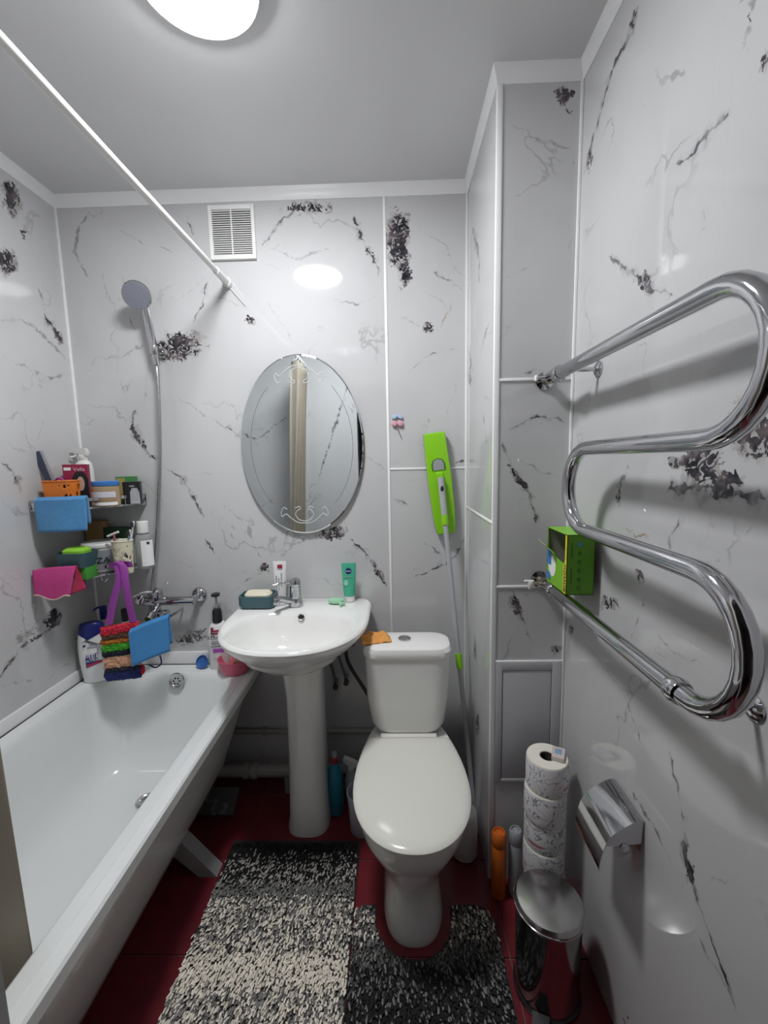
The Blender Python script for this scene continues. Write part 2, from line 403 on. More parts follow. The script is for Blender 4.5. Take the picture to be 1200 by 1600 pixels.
# ------------------------------------------------------------------ the room shell
fl = struct('floor', box(XL-.1, XR+.1, -1.5, YB+.1, -.06, -.004), m_grout)
ts = .30
tile_me = None
for i in range(-5, 3):
    for j in range(-5, 6):
        x0 = .315+i*ts; y0 = 1.05+j*ts-.3
        xa, xb = max(x0, XL-.02), min(x0+ts-.004, XR+.02); ya, yb = max(y0, YF), min(y0+ts-.004, YB+.02)
        if xb-xa < .03 or yb-ya < .03: continue
        obj('floor_tile', box(xa, xb, ya, yb, -.006, 0, .001, 1), m_red, fl, False)
struct('ceiling', box(XL-.1, XR+.1, -1.5, YB+.1, ZC, ZC+.05), m_ceil)
wb = struct('wall_back', box(XL-.1, XR+.1, YB+.01, YB+.11, 0, ZC), m_concrete)
wl = struct('wall_left', box(XL-.11, XL-.01, YF, YB+.1, 0, ZC), m_concrete)
wr = struct('wall_right', box(XR+.01, XR+.11, YF, YB+.1, 0, ZC), m_concrete)
wbox = struct('wall_pipe_box', box(XB+.01, XR+.01, DB+.01, YB+.01, 0, ZC), m_concrete)
SX = -.021*1.0294+0.0
sx = at(607, 700, 'y', YB).x; sz = at(660, 732, 'y', YB).z
def panel(x0, x1, y0, y1, z0, z1, m, parent): return obj('panel', box(x0, x1, y0, y1, z0, z1), m, parent, False)
panel(XL, sx-.003, YB, YB+.01, 0, ZC, m_back, wb)
panel(sx+.003, XB, YB, YB+.01, sz+.003, ZC, m_back, wb)
panel(sx+.003, XB, YB, YB+.01, 0, sz-.003, m_back, wb)
obj('joint_strip', box(sx-.005, sx+.005, YB-.003, YB+.008, 0, ZC, .001), m_strip, wb)
obj('joint_strip', box(sx+.005, XB, YB-.003, YB+.008, sz-.004, sz+.004, .001), m_strip, wb)
panel(XL-.01, XL, YF, YB, 0, ZC, m_left, wl)
panel(XR, XR+.01, YF, DB, 0, ZC, m_right, wr)
z1, z2, z3, z4 = 1.666, 1.034, .786, .366
zs = 1.237
panel(XB, XB+.01, DB, YB, zs+.003, ZC, m_boxs, wbox); panel(XB, XB+.01, DB, YB, 0, zs-.003, m_boxs, wbox)
obj('joint_strip', box(XB-.003, XB+.008, DB, YB, zs-.004, zs+.004, .001), m_strip, wbox)
for za, zb in ((z1+.003, ZC), (z2+.003, z1-.003), (z3+.003, z2-.003)): panel(XB+.01, XR, DB, DB+.01, za, zb, m_boxf, wbox)
panel(XB+.01, XR, DB, DB+.01, 0, z4, m_plain, wbox)
for zz in (z1, z2): obj('joint_strip', box(XB+.01, XR, DB-.003, DB+.008, zz-.004, zz+.004, .001), m_strip, wbox)
# front wall with the doorway the camera looks through
wf = bmesh.new()
DX0, DX1, DZ = -.275, .44, 2.02
for a in ((XL-.1, DX0, 0, ZC), (DX1, XR+.1, 0, ZC), (DX0, DX1, DZ, ZC)): box(a[0], a[1], YF-.10, YF-.01, a[2], a[3], bm=wf)
wfo = struct('wall_front', wf, m_concrete)
panel(XL, DX0, YF-.01, YF, 0, ZC, m_front, wfo); panel(DX1, XR, YF-.01, YF, 0, ZC, m_front, wfo); panel(DX0, DX1, YF-.01, YF, DZ, ZC, m_front, wfo)
hall = bmesh.new()
box(XL-.1, XR+.1, -1.55, -1.5, 0, ZC, bm=hall); box(XL-.15, XL-.1, -1.5, YF-.1, 0, ZC, bm=hall); box(XR+.1, XR+.15, -1.5, YF-.1, 0, ZC, bm=hall)
struct('wall_hall', hall, m_hall)
# corner trims
def strip(name, *a): return struct(name, box(*a, .0015), m_strip, True)
strip('trim_1', XL, XL+.009, YB-.009, YB, .53, HC)
strip('trim_2', XB-.009, XB, YB-.009, YB, 0, HC)
strip('trim_3', XB-.002, XB+.014, DB-.003, DB+.012, 0, HC)
strip('trim_4', XR-.008, XR, DB-.008, DB, 0, HC)
# cornice: profile swept along each wall
prof = [(0, HC), (.003, HC), (.004, HC+.010), (.007, HC+.022), (.011, HC+.030), (.013, HC+.036), (.015, ZC), (0, ZC)]
def cornice(name, a, b, n, miter0, miter1):
    a, b, n = Vector(a), Vector(b), Vector(n); d = (b-a).normalized()
    rings = []
    for p, mt in ((a, miter0), (b, miter1)):
        rings.append([p+n*q[0]+d*(mt*q[0])+Vector((0, 0, q[1])) for q in prof])
    return struct(name, loft(rings), m_strip, True)
cornice('trim_5', (XL, YB, 0), (XB, YB, 0), (0, -1, 0), 1, -1)
cornice('trim_6', (XL, YF, 0), (XL, YB, 0), (1, 0, 0), 1, -1)
cornice('trim_7', (XB, YB, 0), (XB, DB, 0), (-1, 0, 0), 1, 1)
cornice('trim_8', (XB, DB, 0), (XR, DB, 0), (0, -1, 0), -1, -1)
cornice('trim_9', (XR, DB, 0), (XR, YF, 0), (-1, 0, 0), 1, -1)
# plastic border between bathtub and walls
TZ = .556; TX = -.604
strip('trim_10', XL, TX-.03, YB-.012, YB, TZ-.0, .612)
strip('trim_11', XL, XL+.012, YF+.01, YB-.012, TZ-.0, .603)

# ------------------------------------------------------------------ ceiling lamp
t = thing('ceiling_lamp', (-.41, 1.02, ZC), 'round white ceiling lamp, lit, on the grey ceiling', 'lamp')
obj('base', lathe([(.122, ZC), (.134, ZC-.004), (.135, ZC-.020), (.131, ZC-.0235), (.126, ZC-.022)], (-.41, 1.02, 0), 64), m_white, t)
m_em, tt, bb = nt('lamp_diffuser')
bb.inputs['Base Color'].default_value = (.9, .9, .9, 1)
bb.inputs['Emission Color'].default_value = (.97, .98, 1, 1); bb.inputs['Emission Strength'].default_value = LAMP
obj('diffuser', lathe([(.127, ZC-.020), (.126, ZC-.0245), (.121, ZC-.029), (.10, ZC-.034), (.05, ZC-.0365), (.002, ZC-.037)], (-.41, 1.02, 0), 64), m_em, t)

# ------------------------------------------------------------------ bathtub
t = thing('bathtub', ((XL+TX)/2, .99, 0), 'long white enamelled bathtub along the left wall', 'bathtub')
X0, X1, Y0, Y1 = XL+.014, TX, YF+.012, YB-.014
R = [rrect(X0+.004, X1-.004, Y0+.004, Y1-.004, .02, TZ-.036), rrect(X0, X1, Y0, Y1, .022, TZ-.034), rrect(X0, X1, Y0, Y1, .022, TZ-.006), rrect(X0+.005, X1-.005, Y0+.005, Y1-.005, .02, TZ),
     rrect(X0+.045, X1-.066, Y0+.06, Y1-.072, .11, TZ), rrect(X0+.052, X1-.074, Y0+.07, Y1-.080, .11, TZ-.006), rrect(X0+.060, X1-.082, Y0+.09, Y1-.088, .11, TZ-.03),
     rrect(X0+.078, X1-.10, Y0+.16, Y1-.115, .11, TZ-.16), rrect(X0+.096, X1-.118, Y0+.25, Y1-.14, .11, TZ-.28), rrect(X0+.115, X1-.137, Y0+.32, Y1-.165, .10, TZ-.345),
     rrect(X0+.15, X1-.17, Y0+.38, Y1-.21, .08, TZ-.375), rrect(X0+.19, X1-.20, Y0+.5, Y1-.28, .06, TZ-.382)]
R = [[Vector(p) for p in r] for r in R]
obj('basin', loft(R, cap0=False), m_enamel, t)
R2 = [rrect(X0+.02, X1-.018, Y0+.02, Y1-.02, .06, TZ-.034), rrect(X0+.03, X1-.03, Y0+.06, Y1-.05, .10, TZ-.08), rrect(X0+.05, X1-.06, Y0+.13, Y1-.09, .12, TZ-.20), rrect(X0+.07, X1-.09, Y0+.22, Y1-.12, .12, TZ-.30),
      rrect(X0+.10, X1-.125, Y0+.30, Y1-.15, .11, TZ-.37), rrect(X0+.15, X1-.18, Y0+.38, Y1-.2, .08, TZ-.398), rrect(X0+.2, X1-.22, Y0+.5, Y1-.28, .06, TZ-.4)]
obj('outer_shell', loft(R2, cap0=False), m_enamel, t)
# a moulded line along the rim
obj('rim_bead', rod((TX-.036, Y0+.03, TZ+.0002), (TX-.036, Y1-.12, TZ+.0002), .0012, 6), m_enamel, t)
ov = thing_c = at(276, 1064, 'y', Y1-.098)
oc = Vector((ov.x, Y1-.0985, ov.z))
nrm = Vector((0, -1, .25)).normalized()
rotm = Matrix.Translation(oc) @ nrm.to_track_quat('Z', 'Y').to_matrix().to_4x4()
b = xf(lathe([(.032, -.004), (.034, .001), (.031, .005), (.024, .004), (.021, 0.001), (.001, .001)], n=32), rotm)
ovf = obj('overflow_cover', b, m_chrome, t)
b = None
for k in range(6):
    a = k*pi/3; c_ = (.0125*cos(a), .0125*sin(a), 0)
    b = lathe([(.0038, .0012), (.0038, .0022)], c_, 12, bm=b)
obj('overflow_hole', xf(b, rotm), m_dark, ovf)
dc = at(240, 1246, 'z', TZ-.380); 
obj('drain', lathe([(.036, TZ-.383), (.037, TZ-.376), (.030, TZ-.374), (.024, TZ-.379), (.001, TZ-.380)], (-.957, 1.412, 0), 32), m_steel, t)
for yy in (1.31, .62):
    for sgn, xx in ((1, TX-.06), (-1, XL+.08)):
        xc = TX-.20 if sgn > 0 else XL+.16
        b = extrude_poly([(xc-.05*sgn, yy-.03, .138), (xc+.03*sgn, yy-.03, .150), (xx+.02*sgn, yy-.03, .0), (xx-.045*sgn, yy-.03, .0)], Vector((0, .05, 0)))
        obj('leg', b, m_leg, t, False)

# ------------------------------------------------------------------ pedestal sink
CX, ZS = -.378, .85
def D(sc_w, y_b, y_f, z, cx=CX, n=64, yc=None, pb=9.0, pf=2.25):
    out = []; yc = yc if yc is not None else y_b-(y_b-y_f)*.40
    for k in range(n):
        a = 2*pi*k/n; ca, sa = cos(a), sin(a)
        p = pb if sa > 0 else pf
        x = sup(ca, 2/p)*sc_w; y = sup(sa, 2/p)
        out.append(Vector((cx+x, yc+(y*(y_b-yc) if sa > 0 else y*(yc-y_f)), z)))
    return out
sink = thing('pedestal_sink', (CX, 1.6, 0), 'white ceramic washbasin on a slim pedestal under the mirror', 'sink')
yb_, yf_ = YB-.003, 1.215
bc = 1.425
def E(w, d0, d1, z): return D(w, bc+d0, bc-d1, z, yc=bc, pb=2.6, pf=2.3)
rings = [E(.02, .02, .02, ZS-.147), E(.06, .05, .05, ZS-.146), E(.12, .09, .09, ZS-.135), E(.165, .12, .125, ZS-.105), E(.195, .14, .152, ZS-.06), E(.212, .155, .168, ZS-.022), E(.222, .166, .176, ZS-.006),
         E(.228, .172, .181, ZS-.002),
         D(.262, yb_-.008, yf_+.012, ZS+.001), D(.270, yb_-.002, yf_+.004, ZS-.003), D(.274, yb_, yf_, ZS-.009), D(.273, yb_, yf_+.002, ZS-.020), D(.262, yb_, yf_+.015, ZS-.038),
         D(.236, yb_, yf_+.046, ZS-.070), D(.19, yb_, yf_+.10, ZS-.108), D(.14, yb_-.02, yf_+.17, ZS-.145), D(.10, yb_-.04, yf_+.22, ZS-.165)]
obj('basin', loft(rings), m_ceramic, sink)
oh = at(471, 963, 'y', bc+.155)
hc = Vector((oh.x, bc+.1475, oh.z))
hr = Matrix.Translation(hc) @ Vector((0, -1, .35)).to_track_quat('Z', 'Y').to_matrix().to_4x4()
ov = obj('overflow_ring', xf(lathe([(.012, -.004), (.0125, .002), (.009, .003), (.008, .001)], n=20, cap1=False), hr), m_chrome, sink)
obj('overflow_hole', xf(lathe([(.0085, -.002), (.0085, .001)], n=16), hr), m_dark, ov)
obj('drain', lathe([(.026, ZS-.148), (.027, ZS-.143), (.02, ZS-.142), (.016, ZS-.146), (.001, ZS-.146)], (CX, bc, 0), 24), m_chrome, sink)
def ped(w, y0, y1, z):
    return [Vector((p.x, p.y, z)) for p in D(w, y1, y0, z, cx=-.362, yc=(y0+y1)/2, pb=5, pf=2.8, n=40)]
obj('pedestal', loft([ped(.082, 1.435, 1.60, 0), ped(.083, 1.435, 1.60, .012), ped(.077, 1.445, 1.60, .05), ped(.072, 1.455, 1.60, .25), ped(.070, 1.455, 1.60, .45), ped(.069, 1.445, 1.61, .56), ped(.076, 1.43, 1.62, .645), ped(.09, 1.41, 1.63, .70)]), m_ceramic, sink)

# tap on the sink
fx, fy = at(463, 945, 'z', ZS).x, 1.655
t = thing('sink_tap', (fx, fy, ZS), 'chrome single-lever tap on the back of the washbasin', 'tap')
obj('body', lathe([(.030, ZS+.0005), (.0295, ZS+.008), (.0245, ZS+.03), (.0225, ZS+.075), (.0235, ZS+.082)], (fx, fy, 0), 28), m_chrome, t)
obj('head', lathe([(.0225, ZS+.083), (.0235, ZS+.09), (.0235, ZS+.102), (.019, ZS+.112), (.008, ZS+.117), (.001, ZS+.117)], (fx, fy, 0), 28), m_chrome, t)
tp = smooth_path([(fx-.008, fy-.008, ZS+.020), (fx-.028, fy-.036, ZS+.034), (fx-.046, fy-.064, ZS+.050), (fx-.056, fy-.080, ZS+.053)], 6)
sp = obj('spout', tube(tp, lambda u: .0135-.002*u, 14), m_chrome, t)
e = tp[-1]
obj('aerator', lathe([(.0125, e.z-.020), (.013, e.z-.017), (.013, e.z+.002), (.010, e.z+.006)], (e.x, e.y, 0), 18), m_steel, sp)
obj('lever', tube(smooth_path([(fx-.015, fy-.008, ZS+.100), (fx-.05, fy-.03, ZS+.103), (fx-.078, fy-.045, ZS+.098)], 5), lambda u: .007-.003*u, 10), m_chrome, t)

# ------------------------------------------------------------------ toilet
TCX = .038
toilet = thing('toilet', (TCX, 1.3, 0), 'white ceramic toilet with a closed cream lid', 'toilet')
def egg(w, yf, yb, z, yc=None, pf=2.05, pb=3.0, n=56, cx=TCX):
    return D(w, yb, yf, z, cx=cx, n=n, yc=yc if yc else yf+(yb-yf)*.55, pb=pb, pf=pf)
bow = [egg(.092, 1.072, 1.50, 0, 1.2, 2.4, 4), egg(.094, 1.07, 1.50, .02, 1.2, 2.4, 4), egg(.088, 1.08, 1.49, .06, 1.2, 2.3, 4), egg(.084, 1.088, 1.48, .12, 1.2), egg(.088, 1.082, 1.48, .17, 1.2), egg(.105, 1.06, 1.48, .22, 1.2),
       egg(.138, 1.025, 1.48, .28, 1.2), egg(.163, .995, 1.48, .335, 1.2), egg(.172, .985, 1.50, .375, 1.2), egg(.173, .984, 1.60, .392, 1.2), egg(.168, .99, 1.60, .397, 1.2)]
obj('bowl', loft(bow), m_ceramic, toilet)
def lidring(w, yf, yb, z, wb=None):
    # rounded front, nearly straight sides, squared back corners
    out = []; yc = 1.215; wb = wb or w*.845
    n = 28
    for k in range(n+1):
        a = pi+pi*k/n
        out.append(Vector((TCX+sup(cos(a), .93)*w, yc+sup(sin(a), .93)*(yc-yf), z)))
    m = 8
    for k in range(1, m+1):
        u = k/m; out.append(Vector((TCX+w-(w-wb)*u**1.9, yc+(yb-.018-yc)*u, z)))
    for k in range(1, 4):
        a = pi/2*k/3; out.append(Vector((TCX+wb-.018+.018*cos(a), yb-.018+.018*sin(a), z)))
    for k in range(3):
        a = pi/2*k/3; out.append(Vector((TCX-wb+.018-.018*sin(a), yb-.018+.018*cos(a), z)))
    for k in range(m, 0, -1):
        u = k/m; out.append(Vector((TCX-w+(w-wb)*u**1.9, yc+(yb-.018-yc)*u, z)))
    return out
obj('seat', loft([lidring(.172, .99, 1.435, .397), lidring(.176, .985, 1.44, .400), lidring(.176, .985, 1.43, .403), lidring(.172, .99, 1.425, .405)]), m_lid, toilet)
obj('lid', loft([lidring(.179, .98, 1.432, .406), lidring(.184, .973, 1.436, .408), lidring(.184, .973, 1.436, .412), lidring(.180, .978, 1.434, .4165), lidring(.170, .990, 1.43, .4205), lidring(.150, 1.015, 1.41, .4245), lidring(.11, 1.06, 1.38, .4275), lidring(.05, 1.14, 1.32, .429)]), m_lid, toilet)
obj('hinge_block', box(TCX-.105, TCX+.105, 1.437, 1.462, .397, .417, .004), m_lid, toilet)
def tk(w, yf, yb, z): return rrect(TCX-w, TCX+w, yf, yb, .062, z, 10)
tank = obj('tank', loft([tk(.112, 1.472, 1.592, .412), tk(.128, 1.458, 1.596, .418), tk(.142, 1.449, 1.6, .445), tk(.156, 1.443, 1.6, .55), tk(.161, 1.440, 1.6, .714)]), m_ceramic, toilet)
tl = obj('tank_lid', loft([tk(.163, 1.438, 1.603, .715), tk(.166, 1.435, 1.605, .719), tk(.167, 1.434, 1.605, .738), tk(.160, 1.441, 1.60, .752), tk(.14, 1.46, 1.59, .757)]), m_ceramic, toilet)
btn = at(632, 997, 'z', .76)
obj('flush_button', lathe([(.024, .755), (.024, .761), (.020, .764), (.018, .761), (.001, .762)], (btn.x, btn.y, 0), 28), m_chrome, tl)
for s_ in (-1, 1): obj('floor_bolt', lathe([(.008, .0), (.008, .012), (.004, .017)], (TCX+s_*.105, 1.38, 0), 12), m_chrome, toilet)

# orange cloth on the tank
c0 = at(586, 995, 'z', .76)
def fcl(u, v):
    a = (u-.5)*.115; b_ = (v-.5)*.095
    s_ = 1-.22*abs(sin(3.1*u+2*v))*abs(v-.5)*2
    x = a*s_*cos(.2)-b_*sin(.2); y = a*sin(.2)+b_*cos(.2)
    return Vector((c0.x+x, c0.y-.012+y, .7605+.009*mnoise.noise(Vector((u*4, v*4, 1)))*1.3+.010*(1-abs(u-.5)*2)*(1-abs(v-.5)*2)))
o = solid(obj('orange_cloth', grid(fcl, 24, 20), mat('orange_viscose', (.72, .33, .09), .95, var=.2, scale=60, bump=.5)), .003, 1)
center_origin(o); tag(o, 'crumpled orange cleaning cloth lying on the toilet tank', 'cloth')

# ------------------------------------------------------------------ mirror
mc = at(473, 697, 'y', YB); MA, MB = .2545, .366
t = thing('oval_mirror', (mc.x, YB, mc.z-MB), 'frameless oval mirror with engraved scrolls above the washbasin', 'mirror')
m_mir = mat('mirror_silver', (.80, .84, .85), .012, 1, var=.01)
def el(s_, y): return [Vector((mc.x+MA*s_*cos(2*pi*k/96), y, mc.z+MB*s_*sin(2*pi*k/96))) for k in range(96)]
obj('glass', loft([el(1, YB-.012), el(1, YB-.0165), el(.985, YB-.018), el(.5, YB-.018), el(.02, YB-.018)]), m_mir, t, False)
obj('backing', loft([el(.93, YB-.001), el(.93, YB-.012)]), m_dark, t)
m_eng = mat('frosted_engraving', (.62, .66, .66), .55, var=.05)
m_bev = mat('dark_bevel_edge', (.16, .18, .18), .4, var=.05)
def eline(pts, name='engraving', r=.0016):
    P = smooth_path([(mc.x+a, YB-.018, mc.z+b) for a, b in pts], 8)
    return obj(name, tube(P, r, 6), m_eng if name == 'engraving' else m_bev, t)
for s_ in (-1, 1):
    for tb in (1, -1):
        zz = lambda v: tb*v
        eline([(0, zz(.322)), (s_*.030, zz(.318)), (s_*.060, zz(.298)), (s_*.078, zz(.282)), (s_*.095, zz(.292)), (s_*.099, zz(.275)), (s_*.088, zz(.255)), (s_*.073, zz(.262))])
        eline([(0, zz(.314)), (s_*.025, zz(.306)), (s_*.038, zz(.285)), (s_*.030, zz(.268)), (s_*.018, zz(.262)), (s_*.021, zz(.252)), (s_*.040, zz(.257))])
    arc = [(s_*.83*MA*cos(a), .83*MB*sin(a)) for a in [radians(-52+104*k/14) for k in range(15)]]
    eline(arc, 'bevel_line', .0009)
    obj('clip', box(mc.x+s_*.10-.006, mc.x+s_*.10+.006, YB-.011, YB, mc.z-.2, mc.z-.18, .001), m_chrome, t)

# ------------------------------------------------------------------ ventilation grille
a_, b_ = at(326, 324, 'y', YB), at(402, 406, 'y', YB)
gx0, gx1, gz0, gz1 = a_.x, b_.x, b_.z, min(a_.z, HC-.004)
t = thing('vent_grille', ((gx0+gx1)/2, YB, gz0), 'square white slatted ventilation grille high on the back wall', 'vent')
yg = YB-.014
fr = box(gx0, gx0+.013, yg, YB, gz0, gz1, .001); box(gx1-.013, gx1, yg, YB, gz0, gz1, .001, bm=fr); box(gx0+.013, gx1-.013, yg, YB, gz0, gz0+.014, .001, bm=fr); box(gx0+.013, gx1-.013, yg, YB, gz1-.016, gz1, .001, bm=fr)
obj('frame', fr, m_white, t)
obj('backing', box(gx0+.01, gx1-.01, YB-.003, YB-.001, gz0+.01, gz1-.01), m_dark, t, False)
obj('mullion', box((gx0+gx1)/2-.002, (gx0+gx1)/2+.002, yg-.001, yg+.003, gz0+.014, gz1-.016), m_white, t, False)
ns = 21; hh = (gz1-gz0-.030)/ns
sm = box(gx0+.012, gx1-.012, -.004, .004, -.0014, .0014); xf(sm, Matrix.Rotation(radians(38), 4, 'X'))
me_s = bpy.data.meshes.new('slat'); xf(sm, T(-(gx0+gx1)/2, 0, 0)); sm.to_mesh(me_s); sm.free(); me_s.materials.append(m_white)
for k in range(ns):
    o = bpy.data.objects.new('slat', me_s); COL.objects.link(o); o.parent = t
    o.location = (0, yg+.005-YB, .014+hh*(k+.5))

# ------------------------------------------------------------------ shower curtain rail and curtain
ra = at(350, 436, 'y', YB-.05); RX, RZ = -.650, 2.152
t = thing('shower_rail', (RX, YB, RZ), 'white telescopic shower curtain rail crossing under the ceiling', 'rail')
obj('rod', rod((RX, YF+.004, RZ), (RX, YB-.10, RZ), .0105, 16), m_white, t)
obj('sleeve', rod((RX, YB-.12, RZ), (RX, YB-.02, RZ), .0135, 16), m_white, t)
obj('end_cap', rod((RX, YB-.022, RZ), (RX, YB-.0005, RZ), .018, 18), m_white, t)
wire = smooth_path([(RX+.005, YB-.006, RZ-.015), (RX+.035, YB-.006, RZ-.05), (RX+.065, YB-.006, RZ-.085)], 5)
obj('cord', tube(wire, .0016, 6), m_white, t)
cu = thing('shower_curtain', (-.68, .5, .40), 'beige shower curtain gathered at the near end of the bathtub', 'curtain')
m_cur = mat('beige_curtain', (.33, .29, .225), .6, var=.14, scale=7, bump=.15, sheen=.3)
def fcur(u, v):
    # u along the gathered width, v from top to bottom
    z = RZ-.035-(RZ-.035-.43)*v
    y = .275+(.312+.092*v)*u
    xc = RX-.08*v**.7
    x = xc+(.030-.014*v)*sin(u*2*pi*4.2+.5*sin(v*2))-.004*sin(u*31+v*3)
    return Vector((x, y+.010*sin(u*2*pi*8.4), z))
solid(obj('fabric', grid(fcur, 90, 40), m_cur, cu), .0015)
for k in range(6):
    y = .295+.30*k/5
    ring = [(RX+.018*cos(a), y, RZ-.010+.024*sin(a)) for a in [2*pi*j/16 for j in range(16)]]
    obj('ring', tube(ring, .002, 6, closed=True), m_white, cu)

# ------------------------------------------------------------------ hand shower, its wall holder and hose
hd = at(214, 462, 'y', 1.665); br = at(241, 548, 'y', 1.705)
t = thing('shower_holder', (br.x, YB, br.z), 'chrome wall bracket holding the hand shower', 'bracket')
obj('wall_plate', lathe([(.022, YB-.0005), (.022, YB-.008), (.014, YB-.016)], (br.x+.012, 0, br.z), 24, axis='y'), m_steel, t)
obj('arm', rod((br.x+.012, YB-.012, br.z), (br.x+.004, 1.712, br.z), .010, 14), m_chrome, t)
obj('cradle', lathe([(.0165, br.z-.018), (.018, br.z-.016), (.019, br.z+.012), (.0185, br.z+.016), (.015, br.z+.017), (.0145, br.z-.018)], (br.x, 1.705, 0), 24, cap0=False, cap1=False), m_steel, t)
t = thing('hand_shower', (br.x, 1.705, br.z), 'chrome hand shower with grey spray face and long hose', 'shower')
hq = Vector((br.x+.006, 1.707, br.z-.055)); hw_ = Vector((hd.x+.012, 1.688, hd.z-.030))
hp = [hq.lerp(hw_, k/14) for k in range(15)]
obj('handle', tube(hp, lambda u: .0115+.0045*sin(pi*min(1, .1+u*.75)), 18), m_chrome, t)
hn = Vector((.18, -.90, -.36)).normalized()
hm = Matrix.Translation(hd) @ hn.to_track_quat('Z', 'Y').to_matrix().to_4x4() 
hb = obj('head', xf(lathe([(.018, -.026), (.040, -.017), (.052, -.004), (.053, .004), (.050, .007)], n=40, sy=1.0), hm), m_chrome, t)
obj('spray_face', xf(lathe([(.0485, .0062), (.047, .0095), (.02, .0105), (.001, .0105)], n=40), hm), mat('grey_spray_face', (.20, .21, .25), .5, var=.25, scale=220, bump=.8), t)
h0 = br+Vector((.003, -.0, -.055)); h0.y = 1.706
hpts = [h0] + [at(px, py, 'y', y) for px, py, y in ((247, 600, 1.70), (250, 700, 1.69), (248, 790, 1.685), (242, 880, 1.68), (234, 960, 1.675), (236, 985, 1.672), (242, 965, 1.675), (246, 945, 1.685))]
obj('hose', tube(smooth_path(hpts, 8), .0068, 12), mat('ribbed_chrome_hose', (.45, .45, .47), .25, .9, var=.25, scale=300, bump=.5), t)

# bath mixer
e1, e2 = at(312, 928, 'y', YB), at(243, 934, 'y', YB)
mz = e1.z-.002
t = thing('bath_mixer', (e1.x-.07, YB, mz), 'chrome bath mixer tap on the wall over the bathtub', 'tap')
for e in (e1, e2):
    obj('wall_flange', lathe([(.033, YB-.0005), (.033, YB-.004), (.026, YB-.014), (.014, YB-.018)], (e.x, 0, mz), 30, axis='y'), m_chrome, t)
    obj('connector', tube(smooth_path([(e.x, YB-.012, mz), (e.x, YB-.035, mz), (e.x+(.008 if e is e2 else -.008), YB-.06, mz-.004)], 5), .0125, 14), m_chrome, t)
obj('body', lathe([(.017, e2.x-.012), (.020, e2.x-.008), (.0195, e2.x+.05), (.0185, e1.x-.04), (.020, e1.x+.008), (.017, e1.x+.012)], (0, YB-.07, mz-.004), 20, axis='x'), m_chrome, t)
cx_ = e2.x+.052
lv = obj('cartridge', lathe([(.021, mz+.004), (.023, mz+.014), (.023, mz+.040), (.016, mz+.048), (.001, mz+.049)], (cx_, YB-.072, 0), 24), m_chrome, t)
obj('lever', tube(smooth_path([(cx_-.005, YB-.075, mz+.036), (cx_-.035, YB-.12, mz+.046), (cx_-.05, YB-.16, mz+.042)], 5), lambda u: .008-.002*u, 10), m_chrome, lv)
obj('knob', xf(lathe([(.020, -.012), (.022, 0), (.020, .016), (.008, .019), (.001, .019)], n=24), Matrix.Translation((e2.x-.002, YB-.095, mz+.012)) @ Matrix.Rotation(radians(70), 4, 'X')), m_chrome, t)
sp_ = smooth_path([(cx_+.004, YB-.075, mz-.01), (cx_+.008, YB-.11, mz-.030), (cx_+.012, YB-.15, mz-.035), (cx_+.014, YB-.175, mz-.045)], 6)
so = obj('spout', tube(sp_, lambda u: .014-.002*u, 14), m_chrome, t)
obj('diverter', tube([(cx_+.004, YB-.09, mz-.045), (cx_+.055, YB-.10, mz-.045)], lambda u: .008+.006*u, 14), m_chrome, t)
obj('outlet', rod((cx_+.004, YB-.08, mz-.01), (cx_+.004, YB-.08, mz-.075), .011, 14), m_chrome, t)

# ------------------------------------------------------------------ corner shelf
t = thing('corner_shelf', (XL+.1, YB-.1, .70), 'chrome three-tier corner shelf over the bathtub', 'shelf')
def front(z, o_=0):
    return smooth_path([(XL+.006, 1.47-o_, z), (-1.24, 1.478-o_, z), (-1.15+o_*.4, 1.515-o_*.6, z), (-1.085+o_, 1.60-o_*.3, z), (-1.062+o_, 1.69, z), (-1.058+o_, YB-.006, z)], 6)
Z1, Z2, Z3 = 1.282, 1.020, .735
for zt in (Z1, Z2):
    fp = front(zt)
    sh = obj('shelf_edge', tube(fp, .0032, 8), m_chrome, t)
    obj('guard_rail', loft([[p+Vector((0, 0, -.006)), p+Vector((0, 0, .006)), p+Vector((0, -.002, .006)), p+Vector((0, -.002, -.006))] for p in front(zt+.032)]), m_chrome, t)
    poly = fp+[Vector((XL+.006, YB-.006, zt))]
    obj('tray', extrude_poly([p+Vector((0, 0, -.002)) for p in poly], Vector((0, 0, -.002))), mat('steel_tray', (.42, .42, .42), .3, .8, var=.1), t, False)
    for p in (fp[0], fp[10], fp[20], fp[-1]): obj('post', rod(p+Vector((0, -.001 if p.y < 1.7 else 0, 0)), p+Vector((0, -.001, .034)), .0025, 8), m_chrome, t)
ta = at(154, 1008, 'y', 1.535); tb_ = at(268, 962, 'y', 1.66)
loopp = [(XL+.006, 1.60, ta.z-.0), (ta.x-.02, 1.545, ta.z), (ta.x, ta.y, ta.z), (ta.x+.02, 1.548, ta.z+.002), tuple(tb_), (tb_.x+.006, YB-.004, tb_.z)]
obj('towel_hoop', loft([[Vector(p)+Vector((0, 0, -.0055)), Vector(p)+Vector((0, 0, .0055)), Vector(p)+Vector((-.003, .002, .0055)), Vector(p)+Vector((-.003, .002, -.0055))] for p in loopp]), m_chrome, t)
obj('hoop_bracket', box(ta.x-.007, ta.x+.007, ta.y-.003, ta.y+.002, ta.z-.06, ta.z+.006, .001), m_chrome, t)
hk = smooth_path([at(157, 893, 'y', 1.505), at(159, 905, 'y', 1.503), at(164, 909, 'y', 1.50), at(168, 904, 'y', 1.503)], 5)
obj('hook', tube(hk, .0014, 6), m_chrome, t)
def sx_(px, py, y): return at(px, py, 'y', y)
